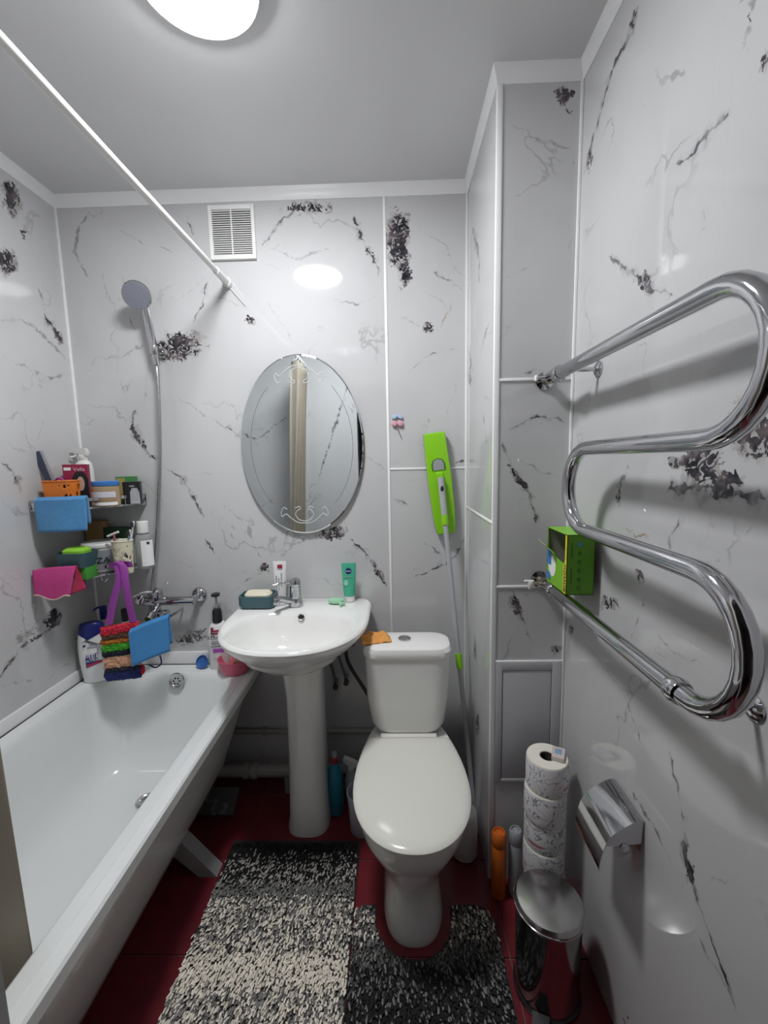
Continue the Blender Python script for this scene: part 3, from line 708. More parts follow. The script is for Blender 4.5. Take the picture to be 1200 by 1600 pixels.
def label_box(parent, x0, x1, y, z0, z1, m, name='label', d=.0006): return obj(name, box(x0, x1, y-d, y, z0, z1), m, parent, False)

# things on the top tier
ZT = Z1+.0005
def towel(name, pts_top, drop, back, m, label, cat, wob=.006, n=(28, 22), thick=.004, hem=None):
    """cloth folded over a rail: pts_top are the rail points, drop is the front length"""
    P = smooth_path(pts_top, 8)
    def f(u, v):
        i = u*(len(P)-1); k = min(int(i), len(P)-2); p = P[k].lerp(P[k+1], i-k)
        s_ = v*(drop+back)-back
        w_ = wob*mnoise.noise(Vector((u*3.5, v*2.5, drop*9)))
        if s_ < 0: return p+Vector((.0, .008+.004*(-s_/max(back, .001)), s_))+Vector((0, w_, 0))
        rr = min(s_/.012, 1)
        return p+Vector((0, .008-.016*rr+w_, -max(0, s_-.006)+.003*sin(min(s_/.012, 1)*pi)))
    o = solid(obj(name, grid(f, *n), m), thick); center_origin(o)
    tag(o, label, cat); return o
tw = towel('blue_cloth', [at(56, 779, 'y', 1.462), at(95, 778, 'y', 1.462), at(134, 776, 'y', 1.478)], .128, .10, m_blue, 'blue microfibre cloth hung over the top tier of the corner shelf', 'cloth', .005)
# orange perforated basket
bx0, bx1 = sx_(63, 765, 1.497).x+.008, sx_(106, 765, 1.497).x
bz1 = sx_(90, 752, 1.497).z
t = thing('orange_basket', ((bx0+bx1)/2, 1.535, ZT), 'orange perforated plastic basket with combs on the top shelf', 'basket')
def holed(f, nu, nv, seed, m, name, parent, thr=.12, th=.0025, sc=5):
    b = bmesh.new(); V = [[b.verts.new(f(i/nu, j/nv)) for j in range(nv+1)] for i in range(nu+1)]
    wrap = (V[0][0].co-V[nu][0].co).length < 1e-5
    for i in range(nu):
        for j in range(nv):
            u, v = (i+.5)/nu, (j+.5)/nv
            edge = v < .14 or v > .84
            
            d = mnoise.voronoi(Vector((u*sc*nu/nv, v*sc, seed)))[0]
            if not edge and d[0] < thr: continue
            b.faces.new((V[i][j], V[i+1][j], V[i+1][j+1], V[i][j+1]))
    if wrap: bmesh.ops.remove_doubles(b, verts=b.verts, dist=1e-5)
    return solid(obj(name, b, m, parent), th, -1)
def basket_f(u, v, x0=bx0, x1=bx1, y0=1.497, y1=1.560, z0=ZT+.001, z1=bz1):
    a = u*4; k = int(a) % 4; f_ = a-int(a) if u < 1 else 0
    C = [(x0, y0), (x1, y0), (x1, y1), (x0, y1)]
    p, q = C[k], C[(k+1) % 4]; tpr = .90+.10*v
    x = p[0]+(q[0]-p[0])*f_; y = p[1]+(q[1]-p[1])*f_
    cx, cy = (x0+x1)/2, (y0+y1)/2
    return Vector((cx+(x-cx)*tpr, cy+(y-cy)*tpr, z0+(z1-z0)*v))
holed(basket_f, 112, 20, 1.7, m_orange, 'basket_wall', t, .40, .002, 3.0)
obj('base', box(bx0+.008, bx1-.008, 1.503, 1.554, ZT, ZT+.003), m_orange, t, False)
obj('shade_filler', box(bx0+.010, bx1-.010, 1.506, 1.550, ZT+.004, bz1-.014), mat('basket_shade', (.03, .02, .02), .8), t, False)  # dark box added inside so the holes look shaded
rim = [basket_f(k/40, 1)+Vector((0, 0, 0)) for k in range(40)]
obj('rim', tube(rim, .0025, 6, closed=True), m_orange, t)
# comb standing in the basket
m_comb = mat('slate_comb', (.045, .06, .10), .4, var=.1)
ca, cb = sx_(57, 706, 1.53), sx_(83, 765, 1.53); cb.z = max(cb.z, ZT+.02)
t = thing('comb', tuple(cb), 'slate blue comb leaning in the orange basket', 'comb')
d = (cb-ca).normalized(); sd = Vector((d.z, 0, -d.x)); sd = sd if sd.x > 0 else -sd
bk = [ca-sd*.014, ca+sd*.010, cb+sd*.006, cb-sd*.014]
obj('spine', extrude_poly([p+Vector((0, -.002, 0)) for p in bk], Vector((0, .005, 0))), m_comb, t)
Lc = (cb-ca).length; tm = None
for k in range(20):
    p = ca+d*(.004+k*(Lc-.008)/20)
    obj('tooth', extrude_poly([p+sd*.008, p+sd*.022, p+sd*.022+d*.0012, p+sd*.008+d*.002], Vector((0, .003, 0))), m_comb, t, False)
# round brush
ha, hb_ = sx_(50, 733, 1.545), sx_(78, 768, 1.545)
t = thing('hair_brush', tuple(hb_), 'black hairbrush leaning behind the comb', 'brush')
obj('head', tube(smooth_path([ha, ha.lerp(hb_, .25), ha.lerp(hb_, .5)], 5), lambda u: .005+.007*sin(pi*(.12+.85*u)), 12), m_black, t)
obj('handle', tube([ha.lerp(hb_, .45), hb_], .005, 10), m_black, t)
o = obj('hair_clip', tube(smooth_path([sx_(84, 753, 1.54), sx_(92, 747, 1.54), sx_(101, 752, 1.54)], 5), .004, 8), m_magenta); center_origin(o)
tag(o, 'small magenta hair clip on top of the orange basket', 'clip')
# hair dye box
p0, p1 = sx_(97, 726, 1.60), sx_(129, 726, 1.60)
t = thing('hair_dye_box', ((p0.x+p1.x)/2, 1.618, ZT), 'dark hair colour box with a portrait behind the orange basket', 'box')
yb0 = 1.600; t.rotation_euler.z = .42
obj('carton', box(p0.x, p1.x, yb0, yb0+.035, ZT, p0.z, .001), m_burg, t, False)
H_ = p0.z-ZT; W_ = p1.x-p0.x
def disc(cx, cz, rx, rz, y, n=24, d=.0005): return extrude_poly([Vector((cx+rx*cos(2*pi*k/n), y, cz+rz*sin(2*pi*k/n))) for k in range(n)], Vector((0, d, 0)))
label_box(t, p0.x+.001, p1.x-.001, yb0, ZT+.001, ZT+H_*.62, m_black, 'dark_print')
obj('hair_print', disc(p0.x+W_*.66, ZT+H_*.58, W_*.33, H_*.26, yb0-.0011), m_black, t, False)
obj('face_print', disc(p0.x+W_*.68, ZT+H_*.54, W_*.15, H_*.17, yb0-.0017), mat('face_print', (.55, .36, .28), .6, var=.1), t, False)
obj('title_patch', box(p0.x+W_*.05, p0.x+W_*.33, yb0-.0007, yb0, ZT+H_*.86, ZT+H_*.93), m_paperw, t, False)
text('Vella', .02, T(p0.x+W_*.66, yb0-.001, ZT+H_*.88) @ FRONT, t, mat('pale_pink_print', (.75, .5, .6), .5))
label_box(t, p0.x+W_*.6, p1.x-.004, yb0-.0006, ZT+.002, ZT+H_*.1, m_paperw, 'footer_print')
# white spray bottle in the corner
sb = sx_(136, 770, 1.69); zt_ = sx_(134, 719, 1.69).z; zh = sx_(134, 692, 1.69).z
t = thing('white_spray_bottle', (sb.x, 1.690, ZT), 'white trigger spray bottle in the corner of the top shelf', 'bottle')
obj('bottle', lathe([(.030, ZT), (.034, ZT+.004), (.034, zt_-.035), (.030, zt_-.012), (.016, zt_), (.0135, zt_+.004)], (sb.x, 1.690, 0), 28, sy=.8), m_white, t)
obj('collar', lathe([(.0145, zt_+.002), (.0155, zt_+.004), (.0155, zt_+.018), (.012, zt_+.02)], (sb.x, 1.690, 0), 20), m_white, t)
m_clearw = mat('milky_plastic', (.72, .72, .70), .25, var=.03)
tr = obj('trigger_head', extrude_poly([Vector((sb.x+a, 1.679, zt_+b)) for a, b in ((.020, .018), (.022, .034), (.014, .048), (-.030, .050), (-.042, .044), (-.042, .036), (-.012, .030), (-.012, .018))], Vector((0, .02, 0))), m_clearw, t)
obj('trigger', tube(smooth_path([(sb.x-.014, 1.689, zt_+.030), (sb.x-.028, 1.687, zt_+.018), (sb.x-.040, 1.67, zt_+.012)], 5), .0045, 8), m_clearw, tr)
# jar with a blue lid
jx = sx_(161, 780, 1.565); jz = sx_(161, 752, 1.565).z; jr = (sx_(181, 780, 1.565).x-sx_(141, 780, 1.565).x)/2
t = thing('cosmetic_jar', (jx.x, 1.585, ZT), 'clear brown jar with a blue screw lid on the top shelf', 'jar')
m_jar = mat('amber_cream_jar', (.42, .30, .18), .2, var=.08)
obj('jar', lathe([(jr*.9, ZT), (jr, ZT+.006), (jr, jz-.022), (jr*.9, jz-.018)], (jx.x, 1.585, 0), 32, sy=.8), m_jar, t)
obj('lid', lathe([(jr*.98, jz-.018), (jr*1.0, jz-.016), (jr*1.0, jz-.002), (jr*.95, jz), (.001, jz)], (jx.x, 1.585, 0), 32, sy=.8), mat('blue_lid', (.05, .20, .52), .35), t)
def wrap_label(cx, cy, r, z0, z1, a0, a1, m, parent, sy=1, name='label', n=14):
    f = lambda u, v: Vector((cx+r*cos(a0+(a1-a0)*u), cy+r*sy*sin(a0+(a1-a0)*u), z0+(z1-z0)*v))
    return obj(name, grid(f, n, 2), m, parent)
wrap_label(jx.x, 1.585, jr+.0008, ZT+.006, ZT+.018, radians(195), radians(345), m_paperw, t, .8)
wrap_label(jx.x, 1.585, jr+.0008, ZT+.036, ZT+.058, radians(205), radians(340), mat('pale_label', (.6, .62, .66), .4), t, .8)
# green box and black box
g0, g1 = sx_(180, 745, 1.70), sx_(207, 745, 1.70)
t = thing('green_soap_box', ((g0.x+g1.x)/2, 1.715, ZT), 'green carton standing at the back of the top shelf', 'box'); t.rotation_euler.z = .3
obj('carton', box(g0.x, g1.x, 1.70, 1.735, ZT, g0.z, .001), mat('green_carton', (.06, .25, .07), .45, var=.3, scale=40), t, False)
label_box(t, g0.x+.004, g0.x+.034, 1.70, ZT+.01, g0.z-.006, mat('golden_print', (.38, .30, .10), .5, var=.5, scale=60), 'picture_print')
k0, k1 = sx_(191, 753, 1.645), sx_(215, 753, 1.645)
t = thing('black_razor_box', ((k0.x+k1.x)/2, 1.655, ZT), 'black carton with a grey razor picture on the top shelf', 'box'); t.rotation_euler.z = .35
obj('carton', box(k0.x, k1.x, 1.645, 1.675, ZT, k0.z, .001), m_black, t, False)
wk = k1.x-k0.x
obj('razor_print', extrude_poly([Vector((k0.x+wk*a, 1.6443, ZT+(k0.z-ZT)*b)) for a, b in ((.38, .02), (.95, .02), (.92, .55), (.80, .72), (.52, .72), (.40, .55))], Vector((0, .0006, 0))), mat('silver_print', (.42, .43, .45), .35, var=.3, scale=70), t, False)
obj('title_print', box(k0.x+wk*.38, k0.x+wk*.66, 1.6444, 1.645, k0.z-.02, k0.z-.015), m_grey, t, False)

# things on the middle tier
ZM = Z2+.0005
def wrap_text(s, size, cx, cy, r, z, a, parent, m, sx=1):
    """lettering laid on a vertical cylinder at angle a"""
    p = Vector((cx+r*cos(a), cy+r*sin(a), z))
    mm = Matrix.Translation(p) @ Matrix.Rotation(a+pi/2, 4, 'Z') @ FRONT
    return text(s, size, mm, parent, m, sx=sx)
q0, q1 = sx_(124, 860, 1.60), sx_(180, 860, 1.60); qz = sx_(150, 848, 1.60).z
qc, qr = (q0.x+q1.x)/2, (q1.x-q0.x)/2
t = thing('white_bucket', (qc, 1.632, ZM), 'white tub with a grey label and dark letters on the middle shelf', 'tub')
obj('bucket', lathe([(qr*.84, ZM), (qr*.86, ZM+.003), (qr*.96, qz-.014), (qr*.96, qz-.012)], (qc, 1.632, 0), 36), m_white, t)
obj('lid', lathe([(qr*.98, qz-.018), (qr, qz-.016), (qr, qz-.004), (qr*.96, qz), (.001, qz)], (qc, 1.632, 0), 36), m_white, t)
gl = mat('grey_label', (.33, .36, .39), .4, var=.12, scale=20)
f = lambda u, v: Vector((qc+qr*(.875+.075*v+.004)*cos(radians(200+150*u)), 1.632+qr*(.875+.075*v+.004)*sin(radians(200+150*u)), ZM+.012+(qz-.026-ZM-.012)*v))
obj('label', grid(f, 16, 3), gl, t)
wrap_text('AZA', .030, qc, 1.632, qr*.94, ZM+.050, radians(294), t, m_ink, 1.2)
wrap_text('■■■', .012, qc, 1.632, qr*.90, ZM+.022, radians(290), t, m_ink, 1.4) if False else None
x0_, x1_ = sx_(129, 815, 1.70), sx_(157, 815, 1.70)
o = obj('kraft_box', box(x0_.x, x1_.x, 1.708, 1.742, ZM, x0_.z, .001), mat('kraft_card', (.36, .22, .09), .7, var=.1), None, False); center_origin(o); tag(o, 'brown kraft card box behind the white tub', 'box')
x0_, x1_ = sx_(157, 825, 1.71), sx_(199, 825, 1.71)
o = obj('dark_green_box', box(x0_.x+.002, x1_.x, 1.71, 1.738, ZM, x0_.z, .001), mat('dark_green_card', (.02, .07, .025), .45, var=.5, scale=40), None, False); center_origin(o); tag(o, 'dark green carton at the back of the middle shelf', 'box')
# cream perforated cup with brushes
u0, u1 = sx_(175, 845, 1.562), sx_(206, 845, 1.562); uz = u0.z; uc = (u0.x+u1.x)/2; ur = (u1.x-u0.x)/2
UY = 1.562
t = thing('cream_cup', (uc, UY, ZM), 'cream perforated cup of toothbrushes on the middle shelf', 'cup')
fc = lambda u, v: Vector((uc+ur*(.82+.18*v)*cos(2*pi*u), UY+ur*.8*(.82+.18*v)*sin(2*pi*u), ZM+.001+(uz-ZM)*v))
holed(fc, 100, 26, 4.2, mat('cream_cup_plastic', (.68, .64, .48), .4, var=.04), 'cup_wall', t, .34, .002, 5.0)
obj('base', lathe([(ur*.8, ZM), (ur*.8, ZM+.003)], (uc, UY, 0), 24, sy=.8), m_cream, t)
obj('rim', tube([fc(k/32, 1) for k in range(32)], .0022, 6, closed=True), m_cream, t)
def brush(a, b, m, label):
    t = thing('toothbrush', tuple(b), label, 'toothbrush')
    obj('handle', tube([a.lerp(b, .2), b], lambda u: .0035+.001*u, 8), m, t)
    dd = (a-b).normalized()
    obj('head', xf(lathe([(.0045, -.012), (.0062, -.006), (.0062, .008), (.004, .013)], n=12, sy=.5), Matrix.Translation(a.lerp(b, .1)) @ dd.to_track_quat('Z', 'Y').to_matrix().to_4x4()), m_white, t)
    obj('bristles', box(a.lerp(b, .1).x-.004, a.lerp(b, .1).x+.004, a.y-.013, a.y-.0035, a.lerp(b, .1).z-.009, a.lerp(b, .1).z+.010, .001), m_ink, t)
A = sx_(209, 814, UY); B = sx_(201, 868, UY); brush(A, B, m_white, 'white toothbrush with dark bristles standing in the cream cup')
A = sx_(203, 829, UY-.012); B = sx_(197, 868, UY-.012); brush(A, B, mat('pale_blue_plastic', (.3, .42, .55), .35), 'pale blue toothbrush standing in the cream cup')
A = sx_(168, 838, UY+.005); B = sx_(185, 831, UY+.005); C_ = sx_(180, 862, UY+.004)
t = thing('razor', tuple(C_), 'pink safety razor standing in the cream cup', 'razor')
obj('head', tube([A, B], .0045, 8), m_white, t); obj('handle', tube([A.lerp(B, .6), C_], .004, 8), mat('dusty_pink', (.4, .12, .16), .4), t)
# clear bottle
v0, v1 = sx_(209, 850, 1.625), sx_(234, 850, 1.625); vc = (v0.x+v1.x)/2; vr = (v1.x-v0.x)/2
vt = sx_(222, 815, 1.625).z; vn = sx_(222, 833, 1.625).z
t = thing('clear_bottle', (vc, 1.64, ZM), 'clear lotion bottle with a white cap on the middle shelf', 'bottle'); t.rotation_euler.z = .4
m_clear = mat('clear_liquid_bottle', (.62, .66, .64), .08, trans=.65, ior=1.35, var=.02)
obj('bottle', lathe([(vr*.9, ZM), (vr, ZM+.004), (vr, vn-.022), (vr*.85, vn-.010), (vr*.55, vn-.002), (vr*.5, vn+.002)], (vc, 1.64, 0), 28, sy=.7), m_clear, t)
obj('cap', lathe([(vr*.66, vn), (vr*.68, vn+.002), (vr*.66, vt-.002), (vr*.6, vt), (.001, vt)], (vc, 1.64, 0), 24), m_white, t)
lb = wrap_label(vc, 1.64, vr+.0006, ZM+.012, vn-.030, radians(255), radians(345), m_paperw, t, .7)
obj('print', box(vc+vr*.35, vc+vr*.7, 1.64-vr*.7*.86-.002, 1.64-vr*.7*.86, vn-.045, vn-.036), m_ink, lb, False)
# soap tray with lime sponge
s0, s1 = sx_(83, 870, 1.46), sx_(134, 870, 1.46)
t = thing('dark_soap_tray', ((s0.x+s1.x)/2, 1.49, ZM+.002), 'dark green soap tray on the left of the middle shelf', 'tray')
zt0, zt1 = sx_(110, 890, 1.45).z, sx_(110, 866, 1.45).z
sxa, sxb = max(s0.x, XL+.02), s1.x
zt0 = max(zt0, ZM+.035)
R_ = [rrect(sxa+.012, sxb-.012, 1.46, 1.535, .02, zt0), rrect(sxa, sxb, 1.45, 1.545, .025, zt1), rrect(sxa+.004, sxb-.004, 1.454, 1.541, .022, zt1), rrect(sxa+.014, sxb-.014, 1.464, 1.531, .018, zt0+.004)]
obj('tray', loft(R_), m_teal, t)
m_lg = mat('green_stand', (.06, .30, .04), .4, var=.06)
for xx in (sxa+.03, sxb-.03): obj('foot', box(xx-.018, xx+.018, 1.47, 1.53, ZM, zt0+.002, .002), m_lg, t)
R_ = [rrect(sxa+.020, sxb-.020, 1.468, 1.527, .02, zt0+.005), rrect(sxa+.018, sxb-.018, 1.466, 1.529, .02, zt0+.012), rrect(sxa+.018, sxb-.018, 1.466, 1.529, .02, zt1+.006), rrect(sxa+.03, sxb-.03, 1.478, 1.518, .015, zt1+.017)]
o = obj('lime_sponge', loft(R_), mat('lime_soap', (.28, .62, .05), .5, var=.08)); center_origin(o); tag(o, 'lime green sponge lying in the dark green tray', 'sponge')
# pink cloth over the middle tier
pk = thing('pink_cloth', tuple(sx_(95, 930, 1.44)), 'pink cloth with orange and navy edging hung from the middle shelf', 'cloth')
PT = [sx_(60, 891, 1.44), sx_(90, 887, 1.435), sx_(118, 884, 1.44)]; PT[0].x = XL+.012
def fpk(u, v):
    a = PT[0].lerp(PT[2], u)+Vector((0, 0, .004*sin(pi*u)))
    bl = sx_(57, 928, 1.432); bl.x = max(bl.x, XL+.008); br_ = sx_(113, 930, 1.425)
    b2 = bl.lerp(br_, u)+Vector((0, 0, -.010*sin(pi*u*.9+.2)+.006*sin(u*9)))
    p = a.lerp(b2, v); p.y += -.010*sin(pi*min(v*2, 1)*.5)+.004*sin(u*7+v*3)
    return p
solid(obj('cloth', grid(fpk, 24, 16), mat('pink_microfibre', (.55, .06, .24), .95, var=.14, scale=80, bump=.5), pk), .003)
def fpk2(u, v):
    a = PT[2].lerp(sx_(121, 884, 1.47), u); b2 = sx_(112, 928, 1.43).lerp(sx_(137, 919, 1.48), u)
    p = a.lerp(b2, v); p.y += .004*sin(v*4); return p
solid(obj('fold', grid(fpk2, 10, 16), mat('crimson_microfibre', (.42, .03, .08), .95, var=.2, scale=80, bump=.5), pk), .003)
obj('edging', tube([fpk2(1, k/12) for k in range(13)], .0028, 6), m_navy, pk)
obj('hem', tube([fpk(k/16, 1) for k in range(17)], .0035, 6), mat('pale_hem', (.66, .45, .42), .9, var=.3, scale=60), pk)

# purple strap and striped knitted washcloth
wy = 1.535
t = thing('knitted_washcloth', tuple(sx_(190, 1060, wy)), 'striped knitted washcloth hanging by a purple strap', 'washcloth')
m_purple = mat('purple_strap', (.36, .07, .40), .8, var=.12, scale=90, bump=.3)
def strap(pa, name='strap'):
    P = smooth_path(pa, 8)
    return solid(obj(name, loft([[p+Vector((-.014, 0, 0)), p+Vector((0, -.003, 0)), p+Vector((.014, 0, 0)), p+Vector((0, .003, 0))] for p in P]), m_purple, t), .001)
rail_z = Z2+.036
strap([sx_(203, 886, 1.535), sx_(198, 878, 1.53), sx_(184, 880, 1.522), sx_(186, 905, 1.515), sx_(177, 940, 1.52), sx_(170, 976, wy-.006)])
strap([sx_(176, 887, 1.53), sx_(179, 879, 1.522), sx_(192, 884, 1.512), sx_(196, 910, 1.507), sx_(201, 940, 1.515), sx_(208, 972, wy-.004)])
stripes = [('red', (.62, .03, .06), 0, .15), ('brown', (.10, .05, .03), .15, .24), ('dark_orange', (.40, .14, .02), .24, .32), ('green', (.06, .36, .03), .32, .46), ('black', (.015, .017, .03), .46, .55),
           ('peach', (.62, .34, .22), .55, .78), ('charcoal', (.02, .022, .04), .78, .84), ('navy', (.02, .03, .13), .84, 1.0)]
cTL, cTR, cBL, cBR = sx_(160, 980, wy), sx_(218, 970, wy+.01), sx_(168, 1062, wy), sx_(222, 1056, wy+.01)
for nm, c, va, vb in stripes:
    def fr_(u, v):
        vv = va+(vb-va)*v; p = cTL.lerp(cTR, u).lerp(cBL.lerp(cBR, u), vv)
        puff = .006*sin(pi*v)**.5+.004
        return p+Vector((.002*sin(vv*40), -puff+.007*mnoise.noise(Vector((u*16, vv*34, 2))), .003*mnoise.noise(Vector((u*18, vv*9, 5)))))
    o = obj(nm+'_stripe', grid(fr_, 40, 8), m_wool(nm+'_yarn', c), t); solid(o, .012, 0)
o = obj('red_stripe', xf(lathe([(.004, -.02), (.010, -.012), (.011, .01), (.004, .02)], n=14), Matrix.Translation(sx_(222, 1046, wy+.012))), m_wool('red_yarn_corner', (.5, .02, .05)), t)

# second blue cloth on the towel hoop
BT = [sx_(203, 985, 1.515), sx_(232, 972, 1.530), sx_(263, 961, 1.548)]
o = towel('bright_blue_cloth', BT, .150, .12, m_blue2, 'bright blue cloth on the lowest rail beside the washcloth', 'cloth', .004)
lp = smooth_path([sx_(250, 1024, 1.575), sx_(252, 1036, 1.575), sx_(243, 1043, 1.575), sx_(232, 1038, 1.575)], 6)
c_ = obj('hanging_loop', tube(lp, .003, 8), m_navy, o)

# bottles standing on the tub corner
def bottle_body(cx, cy, z0, prof, m, parent, sy=.6, name='bottle'): return obj(name, lathe([(r, z0+z) for r, z in prof], (cx, cy, 0), 32, sy=sy), m, parent)
sh0 = sx_(146, 1055, 1.60); cx, cy = sx_(146, 1030, 1.60).x, 1.605; zb = TZ+.0008
zt_ = sx_(146, 973, 1.60).z; HB = zt_-zb
t = thing('mens_shampoo_bottle', (cx, cy, zb), 'white shampoo bottle with navy cap standing on the bathtub corner', 'bottle'); t.rotation_euler.z = .45
hw = .052
bottle_body(cx, cy, zb, [(hw*.72, 0), (hw*.80, .004), (hw*.97, HB*.35), (hw, HB*.55), (hw*.95, HB*.75), (hw*.80, HB*.90)], m_paperw, t, .55)
cp = lathe([(hw*.965, zb+HB*.76), (hw*.90, zb+HB*.84), (hw*.82, zb+HB*.93), (hw*.74, zb+HB*.985), (hw*.64, zb+HB), (.001, zb+HB)], (cx, cy, 0), 32, sy=.55)
for v in cp.verts: v.co.z += .10*HB*((v.co.x-cx)/hw)*max(0, (zb+HB-v.co.z)/(HB*.24))
obj('cap', cp, m_navy, t)
yl = cy-hw*.55*.99
def on_bottle(pts, m, name, dy=.0): return obj(name, extrude_poly([Vector((cx+a*hw, yl-.0012-dy, zb+b*HB)) for a, b in pts], Vector((0, .0035, 0))), m, t, False)
on_bottle([(-.45, .28), (.62, .34), (.62, .52), (-.45, .48)], m_navy, 'label')
on_bottle([(-.40, .295), (.60, .345), (.60, .375), (-.40, .33)], mat('red_print', (.5, .02, .06), .4), 'red_band', .0006)
text('MEN', .026, T(cx+.004, yl-.0022, zb+HB*.455) @ FRONT, t, m_paperw, sx=1.25)
text('ULTRA', .012, T(cx-.004, yl-.0022, zb+HB*.395) @ FRONT, t, m_paperw, sx=1.25)
text('head &\nshoulders', .011, T(cx+.008, yl-.0018, zb+HB*.64) @ FRONT, t, m_navy)
obj('round_mark', lathe([(.006, 0), (.006, .0012), (.0045, .0012), (.0045, 0)], n=16), m_navy, t) if False else None
obj('logo_dot', disc(cx-.024, zb+HB*.655, .005, .005, yl-.0016), m_navy, t, False)
# navy pump bottle and black capped bottle behind the washcloth
for nm, px, py_t, y, r, cm, lbm, lb_, pump in (('navy_pump_bottle', 166, 946, 1.685, .024, m_navy, mat('pale_yellow_bottle', (.62, .60, .42), .35), 'yellowish bottle with a navy pump behind the washcloth', True),
                                        ('black_cap_bottle', 199, 950, 1.675, .024, m_black, m_white, 'white bottle with a black cap behind the washcloth', False)):
    c = sx_(px, 1000, y); zt_ = sx_(px, py_t, y).z; zb_ = TZ+.0008
    t = thing(nm, (c.x, y, zb_), lb_, 'bottle')
    hz = zt_-zb_
    obj('bottle', lathe([(r*.9, zb_), (r, zb_+.004), (r, zb_+hz*.72), (r*.5, zb_+hz*.80)], (c.x, y, 0), 24), lbm, t)
    obj('cap', lathe([(r*.52, zb_+hz*.80), (r*.54, zb_+hz*.805), (r*.54, zb_+hz*.99), (.001, zb_+hz)], (c.x, y, 0), 20), cm, t)
    if pump: obj('nozzle', tube(smooth_path([(c.x+.004, y, zt_-.006), (c.x-.016, y-.01, zt_-.006), (c.x-.030, y-.016, zt_-.016)], 5), .0045, 8), cm, t)
# pump shampoo by the sink
px_ = sx_(346, 1000, 1.70); cx, cy = px_.x-.012, 1.712; zb = TZ+.0008
zp = sx_(340, 929, 1.69).z; zs_ = sx_(340, 958, 1.69).z; zc0 = sx_(340, 972, 1.69).z
t = thing('pump_shampoo_bottle', (cx, cy, zb), 'white shampoo bottle with a black pump beside the washbasin', 'bottle'); t.rotation_euler.z = .25
hw = .047
HB = zc0-zb
obj('bottle', lathe([(hw*.92, zb), (hw, zb+.004), (hw, zb+HB*.72), (hw*.98, zb+HB*.80), (hw*.7, zb+HB*.93), (hw*.36, zb+HB*.99), (hw*.3, zb+HB)], (cx, cy, 0), 32, sy=.6), m_paperw, t)
obj('collar', lathe([(.020, zb+HB-.006), (.0205, zb+HB), (.0195, zb+HB+.040), (.015, zb+HB+.052), (.005, zb+HB+.055)], (cx-.004, cy, 0), 24), m_black, t)
obj('pump_stem', rod((cx-.004, cy, zb+HB+.052), (cx-.004, cy, zp-.012), .0045, 10), m_grey, t)
obj('pump_head', loft([rrect(cx-.004-w_, cx-.004+w_, cy-.02+o_, cy+.012, .006, z_) for w_, z_, o_ in ((.006, zp-.016, .01), (.016, zp-.010, 0), (.017, zp-.002, 0), (.010, zp, .004))]), m_black, t)
yl = cy-hw*.6-.0008
def pl(x0, x1, b0, b1, m, name): return obj(name, box(cx+x0*hw, cx+x1*hw, yl-.0008, yl+.004, zb+HB*b0, zb+HB*b1), m, t, False)
pl(-.62, .3, .76, .84, m_burg, 'burgundy_label'); pl(-.62, -.4, .76, .90, m_burg, 'burgundy_tab'); pl(-.55, .40, .37, .45, mat('violet_print', (.38, .09, .45), .4), 'violet_band')
text('KERASYS', .021, T(cx-.006, yl-.001, zb+HB*.69) @ FRONT, t, m_ink, sx=.92)
text('REMIND\nSHAMPOO', .013, T(cx-.004, yl-.001, zb+HB*.53) @ FRONT, t, m_ink)
text('STYLING', .006, T(cx-.012, yl-.001, zb+HB*.80) @ FRONT, t, m_paperw)
pl(-.62, .4, .615, .620, m_grey, 'line_print'); pl(-.55, .2, .25, .256, m_grey, 'line_print')
# blue plug dish
c = at(317, 1030, 'y', 1.70)
t = thing('blue_dish', (c.x, 1.70, TZ), 'small round blue plastic dish leaning beside the pump bottle', 'dish')
mm = Matrix.Translation((c.x-.004, 1.706, TZ+.0255)) @ Matrix.Rotation(radians(62), 4, 'X') @ Matrix.Rotation(radians(-6), 4, 'Y')
m_bl = mat('blue_plastic', (.04, .14, .42), .35)
obj('dish', xf(lathe([(.001, -.010), (.016, -.010), (.022, -.004), (.0265, .006), (.0275, .006), (.0275, .003), (.020, -.002), (.001, -.004)][::1], n=28, cap0=False, cap1=False), mm), m_bl, t)
obj('rim', xf(tube([(.027*cos(2*pi*k/28), .027*sin(2*pi*k/28), .006) for k in range(28)], .0022, 6, closed=True), mm), m_bl, t)
# pink bowl with soap
c = at(372, 1040, 'z', TZ+.03); bxc, byc = -.690, 1.668
t = thing('pink_bowl', (bxc, byc, TZ), 'pink plastic bowl on the bathtub corner under the washbasin', 'bowl')
zb = TZ+.0008
obj('bowl', lathe([(.048, zb), (.054, zb+.003), (.066, zb+.03), (.070, zb+.058), (.0725, zb+.060), (.0725, zb+.063), (.069, zb+.063), (.067, zb+.058), (.062, zb+.03), (.05, zb+.007), (.001, zb+.005)], (bxc, byc, 0), 44, sy=.86), m_pinkbowl, t)
o = obj('brown_soap', loft([rrect(bxc-.010, bxc+.036, byc-.012, byc+.028, .01, z_) for z_ in (zb+.0075, zb+.012)]+[rrect(bxc-.008, bxc+.034, byc-.010, byc+.026, .01, zb+.045)]), mat('brown_soap', (.25, .13, .08), .5)); center_origin(o); tag(o, 'brown soap bar inside the pink bowl', 'soap')
o = obj('white_soap', loft([rrect(bxc-.045, bxc-.014, byc-.03, byc+.01, .012, z_) for z_ in (zb+.0075, zb+.020)]), m_cream); center_origin(o); tag(o, 'pale soap bar inside the pink bowl', 'soap')

